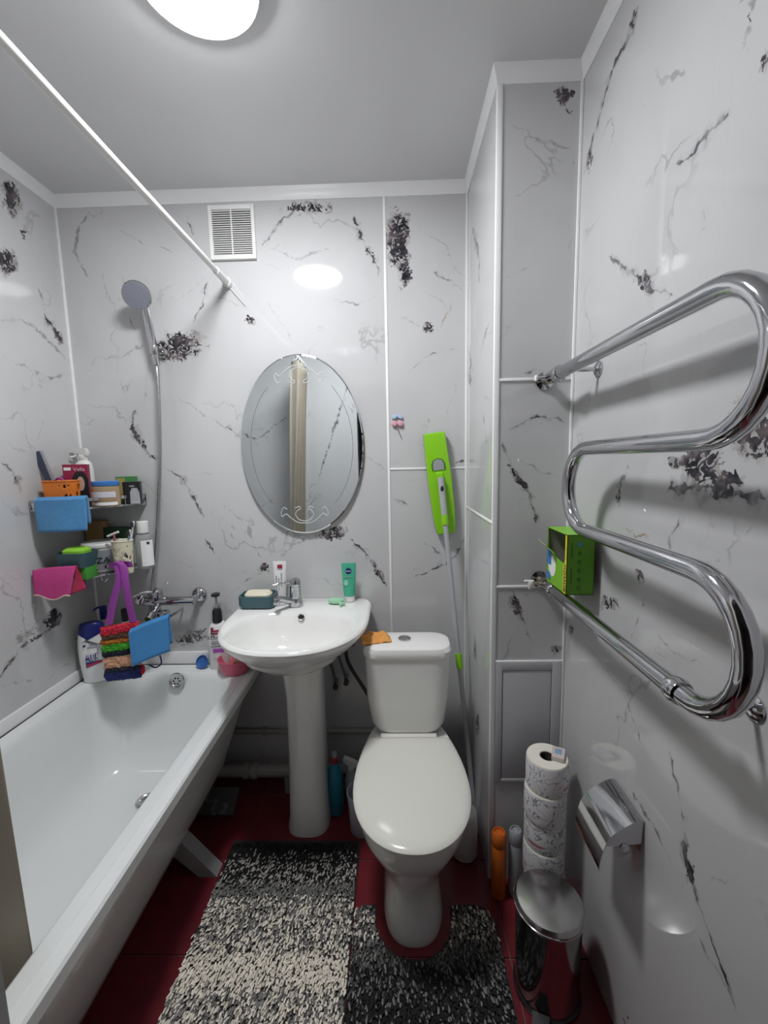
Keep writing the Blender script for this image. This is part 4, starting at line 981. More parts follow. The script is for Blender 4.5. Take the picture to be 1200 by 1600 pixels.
# ------------------------------------------------------------------ things on the sink
# soap dish
d0, d1 = at(374, 945, 'y', 1.62), at(428, 945, 'y', 1.62)
dx0, dx1 = d0.x-.004, d1.x
t = thing('teal_soap_dish', ((dx0+dx1)/2, 1.655, ZS), 'dark teal soap dish on the left of the washbasin', 'soap dish')
zz = ZS+.0025; zh = zz+.05
m_td = mat('petrol_plastic', (.055, .125, .15), .42, var=.05)
obj('dish', loft([rrect(dx0+.008, dx1-.008, 1.613, 1.697, .02, zz), rrect(dx0, dx1, 1.605, 1.705, .026, zz+.012), rrect(dx0, dx1, 1.605, 1.705, .026, zh), rrect(dx0+.006, dx1-.006, 1.611, 1.699, .022, zh), rrect(dx0+.012, dx1-.012, 1.617, 1.693, .018, zz+.015)]), m_td, t)
o = obj('cream_soap', loft([rrect(dx0+.022, dx1-.020, 1.627, 1.683, .022, zz+.0155), rrect(dx0+.018, dx1-.016, 1.623, 1.687, .026, zz+.030), rrect(dx0+.018, dx1-.016, 1.623, 1.687, .026, zz+.050), rrect(dx0+.026, dx1-.024, 1.631, 1.679, .022, zz+.060)]), mat('cream_soap', (.80, .75, .58), .45)); center_origin(o); tag(o, 'cream soap bar in the dark teal soap dish', 'soap')
# squeezable tubes standing on their caps
def squeeze(name, px0, px1, py0, py1, y, m, capm, lab, cat, cap=.022):
    a, b = at(px0, py0, 'y', y), at(px1, py0, 'y', y); cx = (a.x+b.x)/2; hw = (b.x-a.x)/2; z0 = ZS+.002; zt = a.z
    t = thing(name, (cx, y, z0), lab, cat)
    obj('cap', lathe([(hw*.66, z0), (hw*.70, z0+.003), (hw*.72, z0+cap-.001), (hw*.6, z0+cap)], (cx, y, 0), 24, sy=.9), capm, t)
    R_ = []
    for k in range(9):
        u = k/8; ww = hw*(.74+.26*u**.7); dd = .0016+(hw*.66-.0016)*(1-u)**.8
        R_.append([Vector((cx+ww*cos(2*pi*j/28), y+dd*sin(2*pi*j/28), z0+cap+(zt-z0-cap)*u)) for j in range(28)])
    obj('tube', loft(R_), m, t)
    return t, cx, hw, z0, zt
t, cx, hw, z0, zt = squeeze('toothpaste_tube', 426, 447, 877, 936, 1.705, m_paperw, m_white, 'white toothpaste tube standing on its cap behind the soap dish', 'tube')
H_ = zt-z0
obj('red_print', box(cx-hw*.25, cx+hw*.45, 1.694, 1.704, z0+H_*.84, z0+H_*.92), m_burg, t, False)
for k, (a, b) in enumerate(((.30, .66), (.30, .60), (.38, .72))): obj('text_print', box(cx-hw*.5+k*hw*.38, cx-hw*.5+k*hw*.38+.0025, 1.688, 1.70, z0+H_*a, z0+H_*b), m_grey, t, False)
t, cx, hw, z0, zt = squeeze('green_face_wash_tube', 533, 556, 880, 938, 1.70, mat('mint_green_tube', (.07, .42, .27), .35, var=.08, scale=50), m_white, 'green face wash tube with a round blue mark on the washbasin', 'tube', .024)
H_ = zt-z0
lg = obj('round_logo', disc(cx-hw*.02, z0+H_*.80, .0125, .0135, 1.6905, d=.006), m_navy, t, False)
text('NIVEA', .0075, T(cx-hw*.02, 1.6895, z0+H_*.80) @ FRONT, lg, m_paperw)
obj('swirl_print', disc(cx-hw*.35, z0+H_*.50, .009, .012, 1.683, d=.008), mat('pale_mint', (.3, .62, .46), .4), t, False)
obj('line_print', box(cx-hw*.6, cx+hw*.4, 1.687, 1.69, z0+H_*.64, z0+H_*.65), m_grey, t, False)
# pale green whale-shaped sponge holder
c = at(526, 937, 'z', ZS+.01); wx, wy_ = c.x, 1.675
t = thing('mint_soap_holder', (wx, wy_, ZS), 'pale mint green fish-shaped dish lying beside the green tube', 'dish')
m_mint = mat('mint_plastic', (.38, .68, .47), .4, var=.04)
zz = ZS+.003
obj('body', loft([[Vector((wx+r*cos(2*pi*k/32), wy_+r*.72*sin(2*pi*k/32), z_)) for k in range(32)] for r, z_ in ((.026, zz), (.033, zz+.004), (.034, zz+.012), (.031, zz+.016), (.016, zz+.018), (.004, zz+.018))]), m_mint, t)
for s_ in (0, 1):
    obj('tail', tube(smooth_path([(wx+.014, wy_-.02, zz+.007), (wx+.024+.006*s_, wy_-.036+.006*s_, zz+.006), (wx+.024+.016*s_, wy_-.050+.014*s_, zz+.006)], 5), lambda u: .004+.0016*u, 10), m_mint, t)

# ------------------------------------------------------------------ mop leaning in the corner
mt_, mb_ = at(678, 677, 'y', 1.722), at(697, 833, 'y', 1.722)
t = thing('flat_mop', tuple(at(733, 1180, 'y', 1.52)), 'lime green flat mop with a grey pole leaning upside down', 'mop')
dv = (mb_-mt_); L_ = dv.length; dv.normalize(); sv = Vector((-dv.z, 0, dv.x)); sv = sv if sv.x > 0 else -sv
NY = Vector((0, -1, 0))
def mp(a, b, h): return mt_+dv*(a*L_)+sv*b+NY*h       # along, across, out of the wall
prof_m = [(-.004, .034), (0, .043), (.2, .046), (.45, .049), (.7, .047), (.9, .043), (.985, .038), (1, .032)]
ring0 = [(a, b) for a, b in prof_m]+[(a, -b) for a, b in reversed(prof_m)]
obj('head', loft([[mp(a, b, 0) for a, b in ring0], [mp(a, b, .012) for a, b in ring0], [mp(.5+(a-.5)*.985, b*.93, .018) for a, b in ring0], [mp(.5+(a-.5)*.94, b*.55, .020) for a, b in ring0]]), m_lime, t)
obj('pad', loft([[mp(.5+(a-.5)*1.005, b*1.02, -.013) for a, b in ring0], [mp(.5+(a-.5)*1.005, b*1.02, -.001) for a, b in ring0]]), mat('grey_mop_pad', (.3, .3, .3), 1, var=.2, scale=150, bump=.6), t)
arch = [(.36, -.022), (.30, -.022), (.265, -.016), (.25, 0), (.265, .016), (.30, .022), (.36, .022)]
bt = obj('release_button', extrude_poly([mp(a, b, .0195) for a, b in arch], NY*.004), m_grey, t)
obj('button_rim', tube([mp(a, b*1.12, .021) for a, b in arch], .003, 8), mat('dark_green_plastic', (.04, .16, .01), .4), bt)
obj('hinge_block', loft([[mp(.44+(a-.5)*.12, b_*.35, .018) for a, b_ in ring0], [mp(.44+(a-.5)*.09, b_*.26, .034) for a, b_ in ring0]]), m_lime, t)
pv = mp(.47, .001, .040)
pend = at(733, 1186, 'y', 1.545)
pdir = (pend-pv).normalized()
j1 = pv+pdir*.035; j2 = pv+pdir*.135; j3 = j2+pdir*.04
obj('joint', tube([pv-pdir*.015, pv+pdir*.02, j1, pv+pdir*.08, j2], lambda u: .0135-.001*u, 16), mat('silver_plastic', (.42, .44, .45), .35), t)
obj('joint_window', xf(lathe([(.001, -.012), (.006, -.008), (.007, .002), (.005, .010), (.001, .014)], n=14), Matrix.Translation(pv+pdir*.03+Vector((0, -.0095, 0)))), m_black, t)
obj('collar', rod(j2, j3, .0135, 16), m_lime, t)
tfl = (pv.z-.004)/(-pdir.z); pfl = pv+pdir*tfl
pfl_c = Vector((pfl.x, pfl.y, .004))
obj('pole', rod(j3, pv+pdir*(tfl), .0098, 16), mat('grey_painted_pole', (.42, .44, .46), .35, var=.03), t)
cm = at(714, 1031, 'y', 1.6); k_ = (cm.z-pv.z)/pdir.z
obj('grip_ring', rod(pv+pdir*(k_-.03), pv+pdir*(k_+.03), .0135, 16), m_lime, t)

# cherry sticker hook
c = at(621, 663, 'y', YB)
t = thing('cherry_hook', (c.x, YB, c.z), 'small pink and blue cherry-shaped wall hook', 'hook')
m_pk = mat('pink_enamel', (.68, .36, .43), .3); m_lb = mat('pale_blue_enamel', (.42, .55, .72), .3)
for s_ in (-1, 1):
    obj('cherry', xf(lathe([(.001, -.007), (.0095, -.005), (.0125, 0), (.0095, .005), (.001, .007)], n=20), Matrix.Translation((c.x+s_*.0125, YB-.0075, c.z+.002)) @ Matrix.Rotation(pi/2, 4, 'X')), m_pk, t)
    obj('leaf', xf(lathe([(.001, -.004), (.007, -.003), (.0085, 0), (.007, .003), (.001, .004)], n=16, sx=1.6), Matrix.Translation((c.x+s_*.011, YB-.0065, c.z+.027+.003)) @ Matrix.Rotation(pi/2, 4, 'X') @ Matrix.Rotation(-s_*.45, 4, 'Z')), m_lb, t)
obj('stem', tube(smooth_path([(c.x, YB-.006, c.z-.006), (c.x+.002, YB-.010, c.z-.024), (c.x+.007, YB-.018, c.z-.038)], 5), .0022, 8), mat('mauve_metal', (.3, .2, .25), .35, .5), t)

# ------------------------------------------------------------------ heated towel rail
RXL = .450; rr_ = .0165
def arc(yc, zc, r, a0, a1, n=14): return [Vector((RXL, yc+r*cos(a0+(a1-a0)*k/n), zc+r*sin(a0+(a1-a0)*k/n))) for k in range(n+1)]
zt1_, zt2_, zt3_, zt4_ = 1.660, 1.455, 1.262, 1.058
yn, yfm = .620, .990
path = [Vector((RXL, 1.165, zt1_))]+arc(yn, (zt1_+zt2_)/2, (zt1_-zt2_)/2, pi/2, 3*pi/2)+arc(yfm, (zt2_+zt3_)/2, (zt2_-zt3_)/2, pi/2, -pi/2)+arc(yn, (zt3_+zt4_)/2, (zt3_-zt4_)/2, pi/2, 3*pi/2)+[Vector((RXL, 1.165, zt4_))]
t = thing('heated_towel_rail', (RXL, .9, zt4_), 'serpentine chrome heated towel rail on the right wall', 'towel rail')
obj('pipe', tube(path, rr_, 20), m_chrome, t)
obj('collar', tube([(RXL, .655, zt4_), (RXL, .64, zt4_), (RXL, .63, zt4_+.0005)], lambda u: rr_+.006*sin(pi*(.15+.7*u)), 20), m_chrome, t)
for zt in (zt1_, zt4_):
    ex = DB-.003
    obj('union_nut', loft([[Vector((RXL+r*cos(2*pi*k/24), yy, zt+r*sin(2*pi*k/24))) for k in range(24)] for yy, r in ((1.158, .0175), (1.162, .0205), (1.185, .0205), (1.188, .0195), (1.215, .019), (1.219, .017))]), m_chrome, t)
    obj('valve', loft([[Vector((RXL+r*cos(2*pi*k/6+.3), yy, zt+r*sin(2*pi*k/6+.3))) for k in range(6)] for yy, r in ((1.215, .017), (1.245, .017))]), m_brass, t, False)
    obj('tail', rod((RXL, 1.245, zt), (RXL, ex, zt), .0125, 16), m_brass, t)
    obj('wall_rose', lathe([(.026, DB-.0005), (.026, DB-.004), (.014, DB-.010)], (RXL, 0, zt), 24, axis='y'), m_chrome, t)
v_ = obj('air_valve', rod((RXL-.012, 1.23, zt1_), (RXL-.040, 1.232, zt1_), .0055, 12), m_chrome, t)
obj('valve_key', box(RXL-.044, RXL-.038, 1.224, 1.240, zt1_-.008, zt1_+.008, .001), m_white, v_)
v_ = obj('bleed_valve', rod((RXL-.012, 1.23, zt4_), (RXL-.040, 1.228, zt4_+.004), .0055, 12), m_brass, t)
kn = box(RXL-.052, RXL-.038, 1.222, 1.234, zt4_-.014, zt4_+.010, .002); box(RXL-.064, RXL-.034, 1.224, 1.232, zt4_+.006, zt4_+.013, .002, bm=kn)
obj('white_key', kn, m_white, v_)
for yy, zt in ((1.13, zt1_), (.60, zt4_-.002)):
    a_ = RXL+.008
    obj('bracket_arm', rod((a_, yy, zt), (XR-.002, yy, zt), .0055, 12), m_chrome, t)
    obj('bracket_rose', lathe([(.021, XR-.0005), (.021, XR-.003), (.012, XR-.009)], (0, yy, zt), 24, axis='x'), m_chrome, t)

# green carton on the lower pipe
gx0, gx1, gy0, gy1 = .445, .517, 1.070, 1.21
gz0, gz1 = zt4_+rr_+.0005, at(890, 836, 'y', 1.07).z
t = thing('green_wipes_carton', ((gx0+gx1)/2, (gy0+gy1)/2, gz0), 'torn-open lime green carton standing on the towel rail', 'box')
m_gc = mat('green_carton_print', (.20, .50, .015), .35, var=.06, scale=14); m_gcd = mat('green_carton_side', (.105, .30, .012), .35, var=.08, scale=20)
m_card = mat('bare_card', (.42, .40, .35), .8)
th = .0015
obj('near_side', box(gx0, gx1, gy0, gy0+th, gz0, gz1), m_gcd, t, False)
obj('far_side', box(gx0, gx1, gy1-th, gy1, gz0, gz1), m_card, t, False)
obj('wall_side', box(gx1-th, gx1, gy0, gy1, gz0, gz1), m_card, t, False)
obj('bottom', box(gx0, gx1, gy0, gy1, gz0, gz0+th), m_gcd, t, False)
obj('top', box(gx0, gx1, gy0, gy1, gz1-th, gz1), m_gc, t, False)
hz = gz1-gz0
out = [(gy0, gz0), (gy0, gz1), (gy0+.012, gz1), (gy0+.012, gz0+hz*.56), (gy0+.02, gz0+hz*.50), (gy0+.06, gz0+hz*.52), (gy0+.10, gz0+hz*.60), (gy1-.006, gz0+hz*.62), (gy1-.006, gz1), (gy1, gz1), (gy1, gz0)]
obj('torn_side', extrude_poly([Vector((gx0, a, b)) for a, b in out], Vector((th, 0, 0))), m_gc, t, False)
flp = lambda u, v: Vector((gx0-.030*sin(u*1.5)-.002, gy0+.065+.06*v, gz0+hz*(.56+.05*v)+.042*u-.012*u*u))
solid(obj('torn_flap', grid(flp, 8, 6), mat('flap_inside', (.35, .46, .2), .6), t), .001)
o_ = obj('yellow_band', box(gx0-.0006, gx0, gy0+.001, gy0+.020, gz0+.002, gz0+hz*.5), mat('yellow_print', (.78, .66, .03), .4), t, False)
obj('yellow_edge', box(gx0-.0006, gx0, gy0+.001, gy0+.011, gz0+hz*.5, gz1-.002), mat('yellow_print', (.78, .66, .03), .4), t, False)
LEFT = Matrix(((0, 0, -1), (-1, 0, 0), (0, 1, 0))).to_4x4()   # lettering that faces -x
mrot = Matrix.Translation((gx0-.0012, gy0+.0105, gz0+hz*.27)) @ LEFT @ Matrix.Rotation(-pi/2, 4, 'Z')
text('НОМИЯ', .0165, mrot, t, m_ink, sx=1.2)
obj('white_print', extrude_poly([Vector((gx0-.0006, gy0+.098+.026*cos(2*pi*k/20), gz0+hz*.34+.030*sin(2*pi*k/20))) for k in range(20)], Vector((.0006, 0, 0))), m_paperw, t, False)
obj('blue_print', box(gx0-.001, gx0, gy0+.104, gy1-.004, gz0+hz*.34, gz0+hz*.60), mat('blue_print', (.05, .22, .5), .4), t, False)
obj('blue_print', box(gx0-.001, gx0, gy0+.110, gy1-.004, gz0+hz*.06, gz0+hz*.2), bpy.data.materials['blue_print'], t, False)
m_dg = mat('dark_green_print', (.04, .16, .01), .4)
for k in range(6):
    zc_ = gz0+hz*(.12+.145*k)
    obj('icon_print', disc((gx0+gx1)/2-.004, zc_, .005, .006, gy0-.0006), m_dg if k < 5 else bpy.data.materials['blue_print'], t, False)
obj('text_print', box(gx0+.010, gx0+.014, gy0-.0006, gy0, gz0+hz*.2, gz0+hz*.45), m_dg, t, False)
obj('text_print', box(gx0+.010, gx0+.014, gy0-.0006, gy0, gz0+hz*.62, gz0+hz*.88), m_dg, t, False)

# ------------------------------------------------------------------ inspection hatch on the pipe box
t = thing('inspection_hatch', ((XB+XR)/2, DB, z4), 'grey plastic inspection hatch low on the pipe box', 'hatch')
m_hatch = mat('grey_hatch', (.48, .48, .50), .35, var=.02)
hx0, hx1 = XB+.015, XR-.009
fr = box(hx0, hx0+.02, DB-.006, DB, z4, z3, .001); box(hx1-.03, hx1, DB-.006, DB, z4, z3, .001, bm=fr); box(hx0+.02, hx1-.03, DB-.006, DB, z4, z4+.012, .001, bm=fr); box(hx0+.02, hx1-.03, DB-.006, DB, z3-.028, z3, .001, bm=fr)
obj('frame', fr, m_hatch, t)
obj('door', box(hx0+.022, hx1-.032, DB-.0045, DB, z4+.014, z3-.030, .001), m_hatch, t)
obj('backing', box(hx0+.002, hx1-.002, DB-.0005, DB+.006, z4+.002, z3-.002), m_dark, t, False)
obj('sealant', box(XB+.014, XR-.008, DB-.005, DB, z3-.001, z3+.004, .001), m_strip, wbox)

# ------------------------------------------------------------------ toilet paper stack, matchbox
m_wrap, tt, bb = nt('printed_wrapper'); nb = NB(tt)
tc = tt.nodes.new('ShaderNodeTexCoord'); P = tc.outputs['Object']
n1 = nb.math('ABSOLUTE', nb.math('SUBTRACT', nb.noise(P, 26, 1.5, dist=1.2), .5))
ln_ = nb.rng(n1, .010, .022, 1, 0)
col = nb.mix(nb.math('MULTIPLY', ln_, .8), (.74, .73, .74), (.16, .15, .2))
n2 = nb.rng(nb.noise(P, 14, 2), .60, .66)
sepn = tt.nodes.new('ShaderNodeSeparateXYZ'); tt.links.new(P, sepn.inputs[0])
band = nb.rng(nb.math('ABSOLUTE', nb.math('SUBTRACT', nb.math('FRACT', nb.math('MULTIPLY', sepn.outputs[2], 1/.047)), .5)), .08, .13, 1, 0)
col = nb.mix(nb.math('MULTIPLY', nb.math('MULTIPLY', n2, band), .8), col, (.42, .04, .10))
tt.links.new(col, bb.inputs['Base Color']); bb.inputs['Roughness'].default_value = .7
m_tp = mat('tissue_paper', (.80, .77, .68), .95, var=.04, scale=60, bump=.3)
RHT = .093; rcx, rcy, RR = .440, 1.150, .0585
def roll_mesh():
    return lathe([(.022, 0), (RR-.001, 0), (RR, .004), (RR, RHT-.004), (RR-.002, RHT-.0005), (.022, RHT-.0005), (.020, RHT-.004), (.020, .004), (.022, 0)], (0, 0, 0), 44, cap0=False, cap1=False)
def wrapper(): return lathe([(RR+.0006, .003), (RR+.0012, .006), (RR+.0012, RHT-.006), (RR+.0006, RHT-.004)], (0, 0, 0), 44, cap0=False, cap1=False)
words = ['topmost', 'second', 'third', 'fourth', 'fifth', 'lowest']
first = None
for k in range(6):
    zz = RHT*(5-k); ofs = [(0, 0), (-.004, -.002), (-.001, .002), (-.003, 0), (.002, -.001), (0, .001)][k]
    lab = {0: 'topmost toilet roll of the stack, carrying the matchbox', 5: 'lowest toilet roll of the stack behind the pedal bin'}.get(k, words[k]+' toilet roll from the top of the stack')
    r_ = thing('toilet_roll', (rcx+ofs[0], rcy+ofs[1], zz+.0003), lab, 'toilet roll', 'stacked toilet rolls')
    if first is None:
        a = obj('paper', roll_mesh(), m_tp); a.parent = r_; b = obj('wrapper', wrapper(), m_wrap); b.parent = r_
        c0_ = obj('core', lathe([(.0198, .002), (.0198, RHT-.002), (.0188, RHT-.002), (.0188, .002)], (0, 0, 0), 28, cap0=False, cap1=False), mat('shaded_card_core', (.07, .055, .045), .9)); c0_.parent = r_  # cardboard core, coloured darker to put shade into the roll's hole
        first = (a, b, c0_)
    else:
        for q in first:
            c = q.copy(); COL.objects.link(c); c.parent = r_
    r_.rotation_euler.z = k*1.3
t = thing('matchbox', (rcx+.030, rcy-.004, RHT*6), 'small matchbox lying on the topmost toilet roll', 'matchbox')
mm = Matrix.Translation((rcx+.031, rcy-.004, RHT*6+.0075)) @ Matrix.Rotation(-.45, 4, 'Z')
obj('sleeve', xf(box(-.017, .017, -.025, .025, -.006, .006, .0006), mm), mat('pinkish_card', (.62, .55, .52), .6, var=.1), t, False)
obj('striking_strip', xf(box(-.0175, -.017, -.024, .024, -.005, .005), mm), mat('brown_strip', (.25, .15, .1), .9), t, False)
obj('blue_print', xf(box(-.010, .009, -.008, .016, .006, .0065), mm), mat('pale_blue_print', (.25, .38, .55), .5, var=.6, scale=150), t, False)

# ------------------------------------------------------------------ steel pedal bin
bx, by, brd, bh = .392, .985, .085, .262
t = thing('pedal_bin', (bx, by, 0), 'round steel pedal bin below the paper holder', 'bin')
m_binb = mat('polished_steel', (.30, .29, .29), .12, 1, var=.05, scale=8)
obj('body', lathe([(brd-.004, .0), (brd-.002, .014), (brd-.002, bh-.014)], (bx, by, 0), 48), m_binb, t)
obj('base_ring', lathe([(brd, 0), (brd+.002, .004), (brd+.002, .014), (brd-.002, .018)], (bx, by, 0), 48, cap1=False), m_black, t)
lid = obj('lid', lathe([(brd+.001, bh-.012), (brd+.003, bh-.008), (brd+.003, bh+.002), (brd-.003, bh+.010), (brd*.6, bh+.018), (brd*.2, bh+.021), (.001, bh+.021)], (bx, by, 0), 48), m_steel, t)
obj('lid_rim', tube([(bx+(brd+.003)*cos(2*pi*k/48), by+(brd+.003)*sin(2*pi*k/48), bh-.004) for k in range(48)], .0028, 8, closed=True), m_chrome, lid)
obj('pedal', extrude_poly([(bx-.060, by-.068, .020), (bx-.020, by-.082, .020), (bx-.040, by-.118, .014), (bx-.072, by-.100, .014)], Vector((0, 0, .007))), m_black, t)

# spray cans by the wall
for nm, px, py, y, r, mm_, lab in (('orange_spray_can', 780, 1299, 1.228, .0235, mat('orange_can', (.62, .15, .02), .35, var=.15), 'orange air freshener can beside the pipe box'), ('grey_spray_can', 806, 1296, 1.235, .0215, mat('grey_can', (.36, .38, .40), .35, var=.08), 'grey air freshener can beside the toilet rolls')):
    c = at(px, py, 'y', y); zt = c.z; 
    cx = c.x
    t = thing(nm, (cx, y, 0), lab, 'spray can')
    obj('can', lathe([(r*.9, 0), (r, .004), (r, zt-.047), (r*.96, zt-.045)], (cx, y, 0), 24), mm_, t)
    cap = obj('cap', lathe([(r*.97, zt-.045), (r*1.02, zt-.043), (r*1.0, zt-.008), (r*.8, zt), (r*.72, zt), (r*.62, zt-.008), (.001, zt-.010)], (cx, y, 0), 24), mm_, t)
    obj('spray_button', box(cx-.007, cx+.007, y-.012, y+.010, zt-.012, zt-.002, .002), mm_, cap)

# ------------------------------------------------------------------ toilet paper holder on the right wall
hy0, hy1 = .835, .958
t = thing('paper_holder', (XR, (hy0+hy1)/2, .5), 'shiny chrome toilet paper holder with curved cover on the right wall', 'paper holder')
pc = [(XR-.0005, .640), (XR-.010, .642), (XR-.030, .634), (XR-.062, .612), (XR-.078, .594), (XR-.088, .566), (XR-.094, .536), (XR-.094, .520)]
pc = [(p[0], p[1]) for p in pc]
P3 = smooth_path([(p[0], 0, p[1]) for p in pc], 5)
obj('cover', loft([[Vector((p.x, hy0, p.z)), Vector((p.x, hy1, p.z)), Vector((p.x+.0012, hy1, p.z-.0015)), Vector((p.x+.0012, hy0, p.z-.0015))] for p in P3]), m_chrome, t)
for yy in (hy0+.002, hy1-.006):
    pts = [Vector((p.x+.001, yy, p.z-.001)) for p in P3[:24]]+[Vector((XR-.0005, yy, .585))]
    obj('side_plate', extrude_poly(pts, Vector((0, .0015, 0))), m_chrome, t)
obj('wall_plate', box(XR-.003, XR-.0005, hy0+.01, hy1-.01, .56, .64), m_chrome, t, False)
obj('spindle', tube([(XR-.040, hy0+.004, .575), (XR-.040, hy1-.004, .575)], .006, 12), m_chrome, t)
obj('spindle_knob', lathe([(.001, hy0-.002), (.010, hy0), (.011, hy0+.004), (.006, hy0+.006)], (XR-.040, 0, .575), 18, axis='y'), m_chrome, t)

# ------------------------------------------------------------------ under the sink
t = thing('sewer_pipe', (-.6, 1.66, 0), 'grey horizontal sewer pipe under the washbasin', 'pipe')
pz = .10
obj('pipe', rod((-1.0, 1.665, pz-.005), (-.20, 1.665, pz), .026, 20), m_pipe, t)
for xx in (-.665, -.63): obj('socket', rod((xx-.012, 1.665, pz-.002), (xx+.012, 1.665, pz-.002), .033, 20), m_pipe, t)
obj('bracket', box(-.50, -.47, 1.65, 1.68, .0, pz-.02), m_pipe, t, False)
t = thing('supply_pipe', (-.5, YB-.02, .24), 'thin white water pipe along the wall behind the pedestal', 'pipe')
obj('pipe', rod((-1.2, YB-.016, .235), (.02, YB-.016, .235), .011, 14), m_pipe, t)
obj('clip', box(-.61, -.60, YB-.03, YB, .22, .25, .002), m_pipe, t)
for k, (xx, lab) in enumerate(((-.272, 'small angle valve with a hose nearer the sink pedestal'), (-.226, 'small angle valve with a hose nearer the toilet tank'))):
    t = thing('angle_valve', (xx, YB, .47+.02*k), lab, 'valve', 'angle valves behind the sink')
    obj('valve', rod((xx, YB-.0005, .47+.02*k), (xx, YB-.05, .47+.02*k), .011, 12), m_chrome, t)
    obj('handle', rod((xx+.004, YB-.05, .47+.02*k), (xx+.004, YB-.066, .47+.02*k), .012, 12), m_black, t)
    obj('hose', tube(smooth_path([(xx, YB-.035, .48+.02*k), (xx-.008, YB-.045, .54), (xx-.02, YB-.06, .60), (xx-.03, YB-.075, .66)], 6), .0065, 10), m_braid, t)
t = thing('toilet_supply_hose', (-.19, YB, .62), 'dark braided supply hose running to the toilet tank', 'hose')
obj('valve', rod((-.19, YB-.0005, .655), (-.19, YB-.045, .655), .010, 12), m_chrome, t)
obj('hose', tube(smooth_path([(-.19, YB-.04, .655), (-.215, 1.68, .645), (-.20, 1.64, .60), (-.14, 1.60, .52), (-.106, 1.56, .49)], 6), .0075, 10), mat('dark_hose', (.03, .03, .03), .6, var=.3, scale=200), t)
# blue spray cleaner
c = at(528, 1290, 'z', 0); sy_ = 1.555; sx0 = at(527, 1230, 'y', sy_).x+.004
t = thing('blue_cleaner_bottle', (sx0, sy_, 0), 'teal blue cleaner bottle with red collar behind the pedestal', 'bottle')
m_tb = mat('teal_bottle', (.02, .22, .32), .3, var=.08)
zt = at(520, 1182, 'y', sy_).z
obj('bottle', lathe([(.030, .0005), (.033, .006), (.033, zt*.62), (.024, zt*.80), (.014, zt*.9)], (sx0-.012, sy_, 0), 28, sy=.8), m_tb, t)
obj('collar', lathe([(.0145, zt*.9), (.015, zt*.91), (.015, zt*.985), (.011, zt)], (sx0-.012, sy_, 0), 20), mat('red_plastic', (.35, .03, .03), .4), t)
obj('cap', lathe([(.011, zt), (.011, zt+.018), (.001, zt+.02)], (sx0-.012, sy_, 0), 16), m_grey, t)
c2 = at(538, 1230, 'y', 1.60).x+.03
t = thing('white_trigger_bottle', (c2, 1.62, 0), 'pale trigger spray bottle half hidden behind the toilet', 'bottle')
zt = at(545, 1200, 'y', 1.62).z
obj('bottle', lathe([(.030, .0005), (.033, .006), (.032, zt*.6), (.020, zt*.85), (.012, zt)], (c2, 1.62, 0), 28, sy=.8), mat('pale_bottle', (.5, .5, .52), .3), t)
tr = obj('trigger_head', extrude_poly([Vector((c2+a, 1.608, zt+b)) for a, b in ((-.035, .046), (-.030, .052), (.014, .034), (.030, .022), (.030, .012), (.012, .010), (.010, -.002), (-.012, -.002), (-.012, .02), (-.033, .036))], Vector((0, .022, 0))), m_white, t)
# white brush holder right behind the toilet
t = thing('toilet_brush_holder', (.235, 1.375, 0), 'white round brush holder between the toilet and pipe box', 'brush holder')
obj('holder', lathe([(.040, .0005), (.045, .006), (.047, .10), (.044, .165), (.040, .175), (.001, .176)], (.235, 1.375, 0), 28), m_white, t)
# white pail half hidden on the left of the toilet
t = thing('small_white_pail', (-.145, 1.475, 0), 'small whitish pail half hidden behind the toilet bowl', 'pail')
obj('pail', lathe([(.045, .0005), (.049, .006), (.058, .16), (.060, .162), (.060, .165), (.056, .165), (.054, .16), (.046, .01), (.001, .008)], (-.145, 1.475, 0), 32), mat('bluish_plastic', (.55, .57, .66), .3), t)
o = obj('marble_offcut', xf(box(-.07, .07, -.005, .005, 0, .10), Matrix.Translation((-.74, 1.50, .034)) @ Matrix.Rotation(radians(-62), 4, 'X')), marble('marble_print_offcut_shaded', 'y', YB, [], [], 2.0, (.09, .09, .09)), None, False)  # marble print darkened in colour for the shade under the bathtub
tag(o, 'small offcut of marble panel lying under the bathtub end', 'panel')

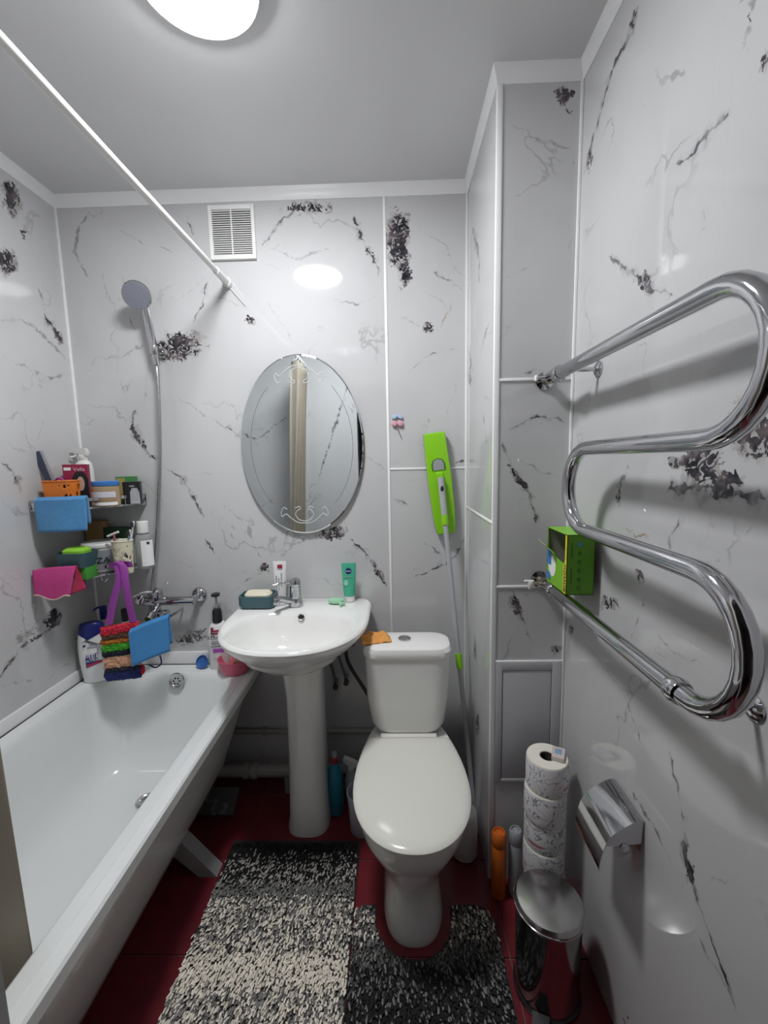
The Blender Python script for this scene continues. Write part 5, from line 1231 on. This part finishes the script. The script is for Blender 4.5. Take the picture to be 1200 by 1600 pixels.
# ------------------------------------------------------------------ shaggy rugs
def rug(name, inside, x0, x1, y0, y1, bands, label, n_step=.0066, outline=None):
    t = thing(name, ((x0+x1)/2, (y0+y1)/2, 0), label, 'rug')
    loc = t.location
    obj('backing', extrude_poly([Vector((p[0], p[1], .001)) for p in outline], Vector((0, 0, .007))), mat(name+'_backing', (.04, .038, .036), .95), t, False)
    verts, faces, cols = [], [], []
    rnd = random.Random(hash(name) % 1000 if False else len(name))
    ny = int((y1-y0)/n_step); nx = int((x1-x0)/n_step)
    for j in range(ny):
        for i in range(nx):
            x = x0+(i+rnd.random())*n_step; y = y0+(j+rnd.random())*n_step
            if not inside(x, y): continue
            yy = y+rnd.gauss(0, .008)
            for (ya, pal) in bands:
                if yy >= ya: break
            r = rnd.random(); s_ = 0
            for c, p in pal:
                s_ += p
                if r < s_: break
            v_ = .8+.4*rnd.random(); c = tuple(q*v_ for q in c)
            h = .011+.007*rnd.random(); a = rnd.random()*2*pi; ln = .006*rnd.random()
            dx, dy = cos(a)*ln, sin(a)*ln-.010-.014*rnd.random()
            w_ = .0033; b0 = rnd.random()*6
            k = len(verts)
            for q in range(3):
                aa = b0+q*2.094; verts.append((x+w_*cos(aa)-loc.x, y+w_*sin(aa)-loc.y, .006))
            for q in range(3):
                aa = b0+q*2.094; verts.append((x+dx*.45+w_*1.1*cos(aa)-loc.x, y+dy*.45+w_*1.1*sin(aa)-loc.y, h*.7))
            for q in range(3):
                aa = b0+q*2.094; verts.append((x+dx+w_*.8*cos(aa)-loc.x, y+dy+w_*.8*sin(aa)-loc.y, h))
            for l in (0, 3):
                for q in range(3):
                    q2 = (q+1) % 3; faces.append((k+l+q, k+l+q2, k+l+3+q2, k+l+3+q))
            faces.append((k+6, k+7, k+8)); cols.extend([c]*9)
    me = bpy.data.meshes.new('pile'); me.from_pydata(verts, [], faces)
    ca = me.color_attributes.new('yarn', 'FLOAT_COLOR', 'POINT')
    buf = []
    for c in cols: buf.extend((c[0], c[1], c[2], 1))
    ca.data.foreach_set('color', buf)
    m, tt, bb = nt(name+'_yarn'); at_ = tt.nodes.new('ShaderNodeAttribute'); at_.attribute_name = 'yarn'
    tt.links.new(at_.outputs['Color'], bb.inputs['Base Color']); bb.inputs['Roughness'].default_value = .9
    me.materials.append(m)
    o = bpy.data.objects.new('pile', me); COL.objects.link(o); o.parent = t; o['kind'] = 'stuff'
BK, GD, GM, GL, CR = (.014, .014, .016), (.10, .098, .095), (.25, .245, .235), (.5, .48, .44), (.95, .89, .78)
b1 = [(1.375, [(BK, 1)]), (1.335, [(BK, .74), (GL, .26)]), (1.262, [(BK, .5), (GL, .5)]), (1.215, [(GM, .95), (GD, .05)]), (1.15, [(GM, .5), (CR, .5)]), (1.06, [(GM, .42), (CR, .55), (BK, .03)]), (.975, [(CR, 1)]), (.85, [(GM, .45), (CR, .55)]), (-9, [(GM, .6), (BK, .4)])]
xa, xb, ya, yb = -.632, -.152, .50, 1.415
rug('shaggy_bath_rug', lambda x, y: True, xa, xb, ya, yb, b1, 'long shaggy rug in black, grey and cream bands beside the bathtub', outline=[(xa, ya), (xb, ya), (xb, yb), (xa, yb)])
xa, xb, ya, yb = -.148, .292, .56, 1.188
def inU(x, y):
    if y > 1.135:
        for s_ in (-1, 1): pass
    dx = (x-TCX)/.120; dy = y-1.16
    if y >= 1.16: ok = abs(dx) > 1
    else: ok = dx*dx+(dy/.125)**2 > 1
    # rounded outer tips
    for cxx, s_ in ((xa+.04, -1), (xb-.055, 1)):
        if y > yb-.05 and (x-cxx)*s_ > 0 and ((x-cxx)/.055)**2+((y-yb+.05)/.05)**2 > 1: return False
    return ok
ol = [(xa, ya), (xb, ya), (xb, yb-.05), (xb-.03, yb-.008), (xb-.06, yb), (TCX+.12, yb-.004)]+[(TCX+.12*cos(a), 1.16-.125*sin(a)) for a in [pi*k/16 for k in range(17)]]+[(TCX-.12, yb-.002), (xa+.03, yb), (xa+.006, yb-.02)]
b2 = [(1.10, [(GM, .45), (CR, .3), (GD, .25)]), (1.075, [(GM, .6), (GD, .4)]), (1.03, [(GD, .7), (GM, .3)]), (.96, [(BK, .62), (GD, .18), (GM, .2)]), (-9, [(BK, .8), (GM, .2)])]
rug('toilet_contour_rug', inU, xa, xb, ya, yb, b2, 'u-shaped shaggy grey and black rug around the toilet foot', outline=ol)
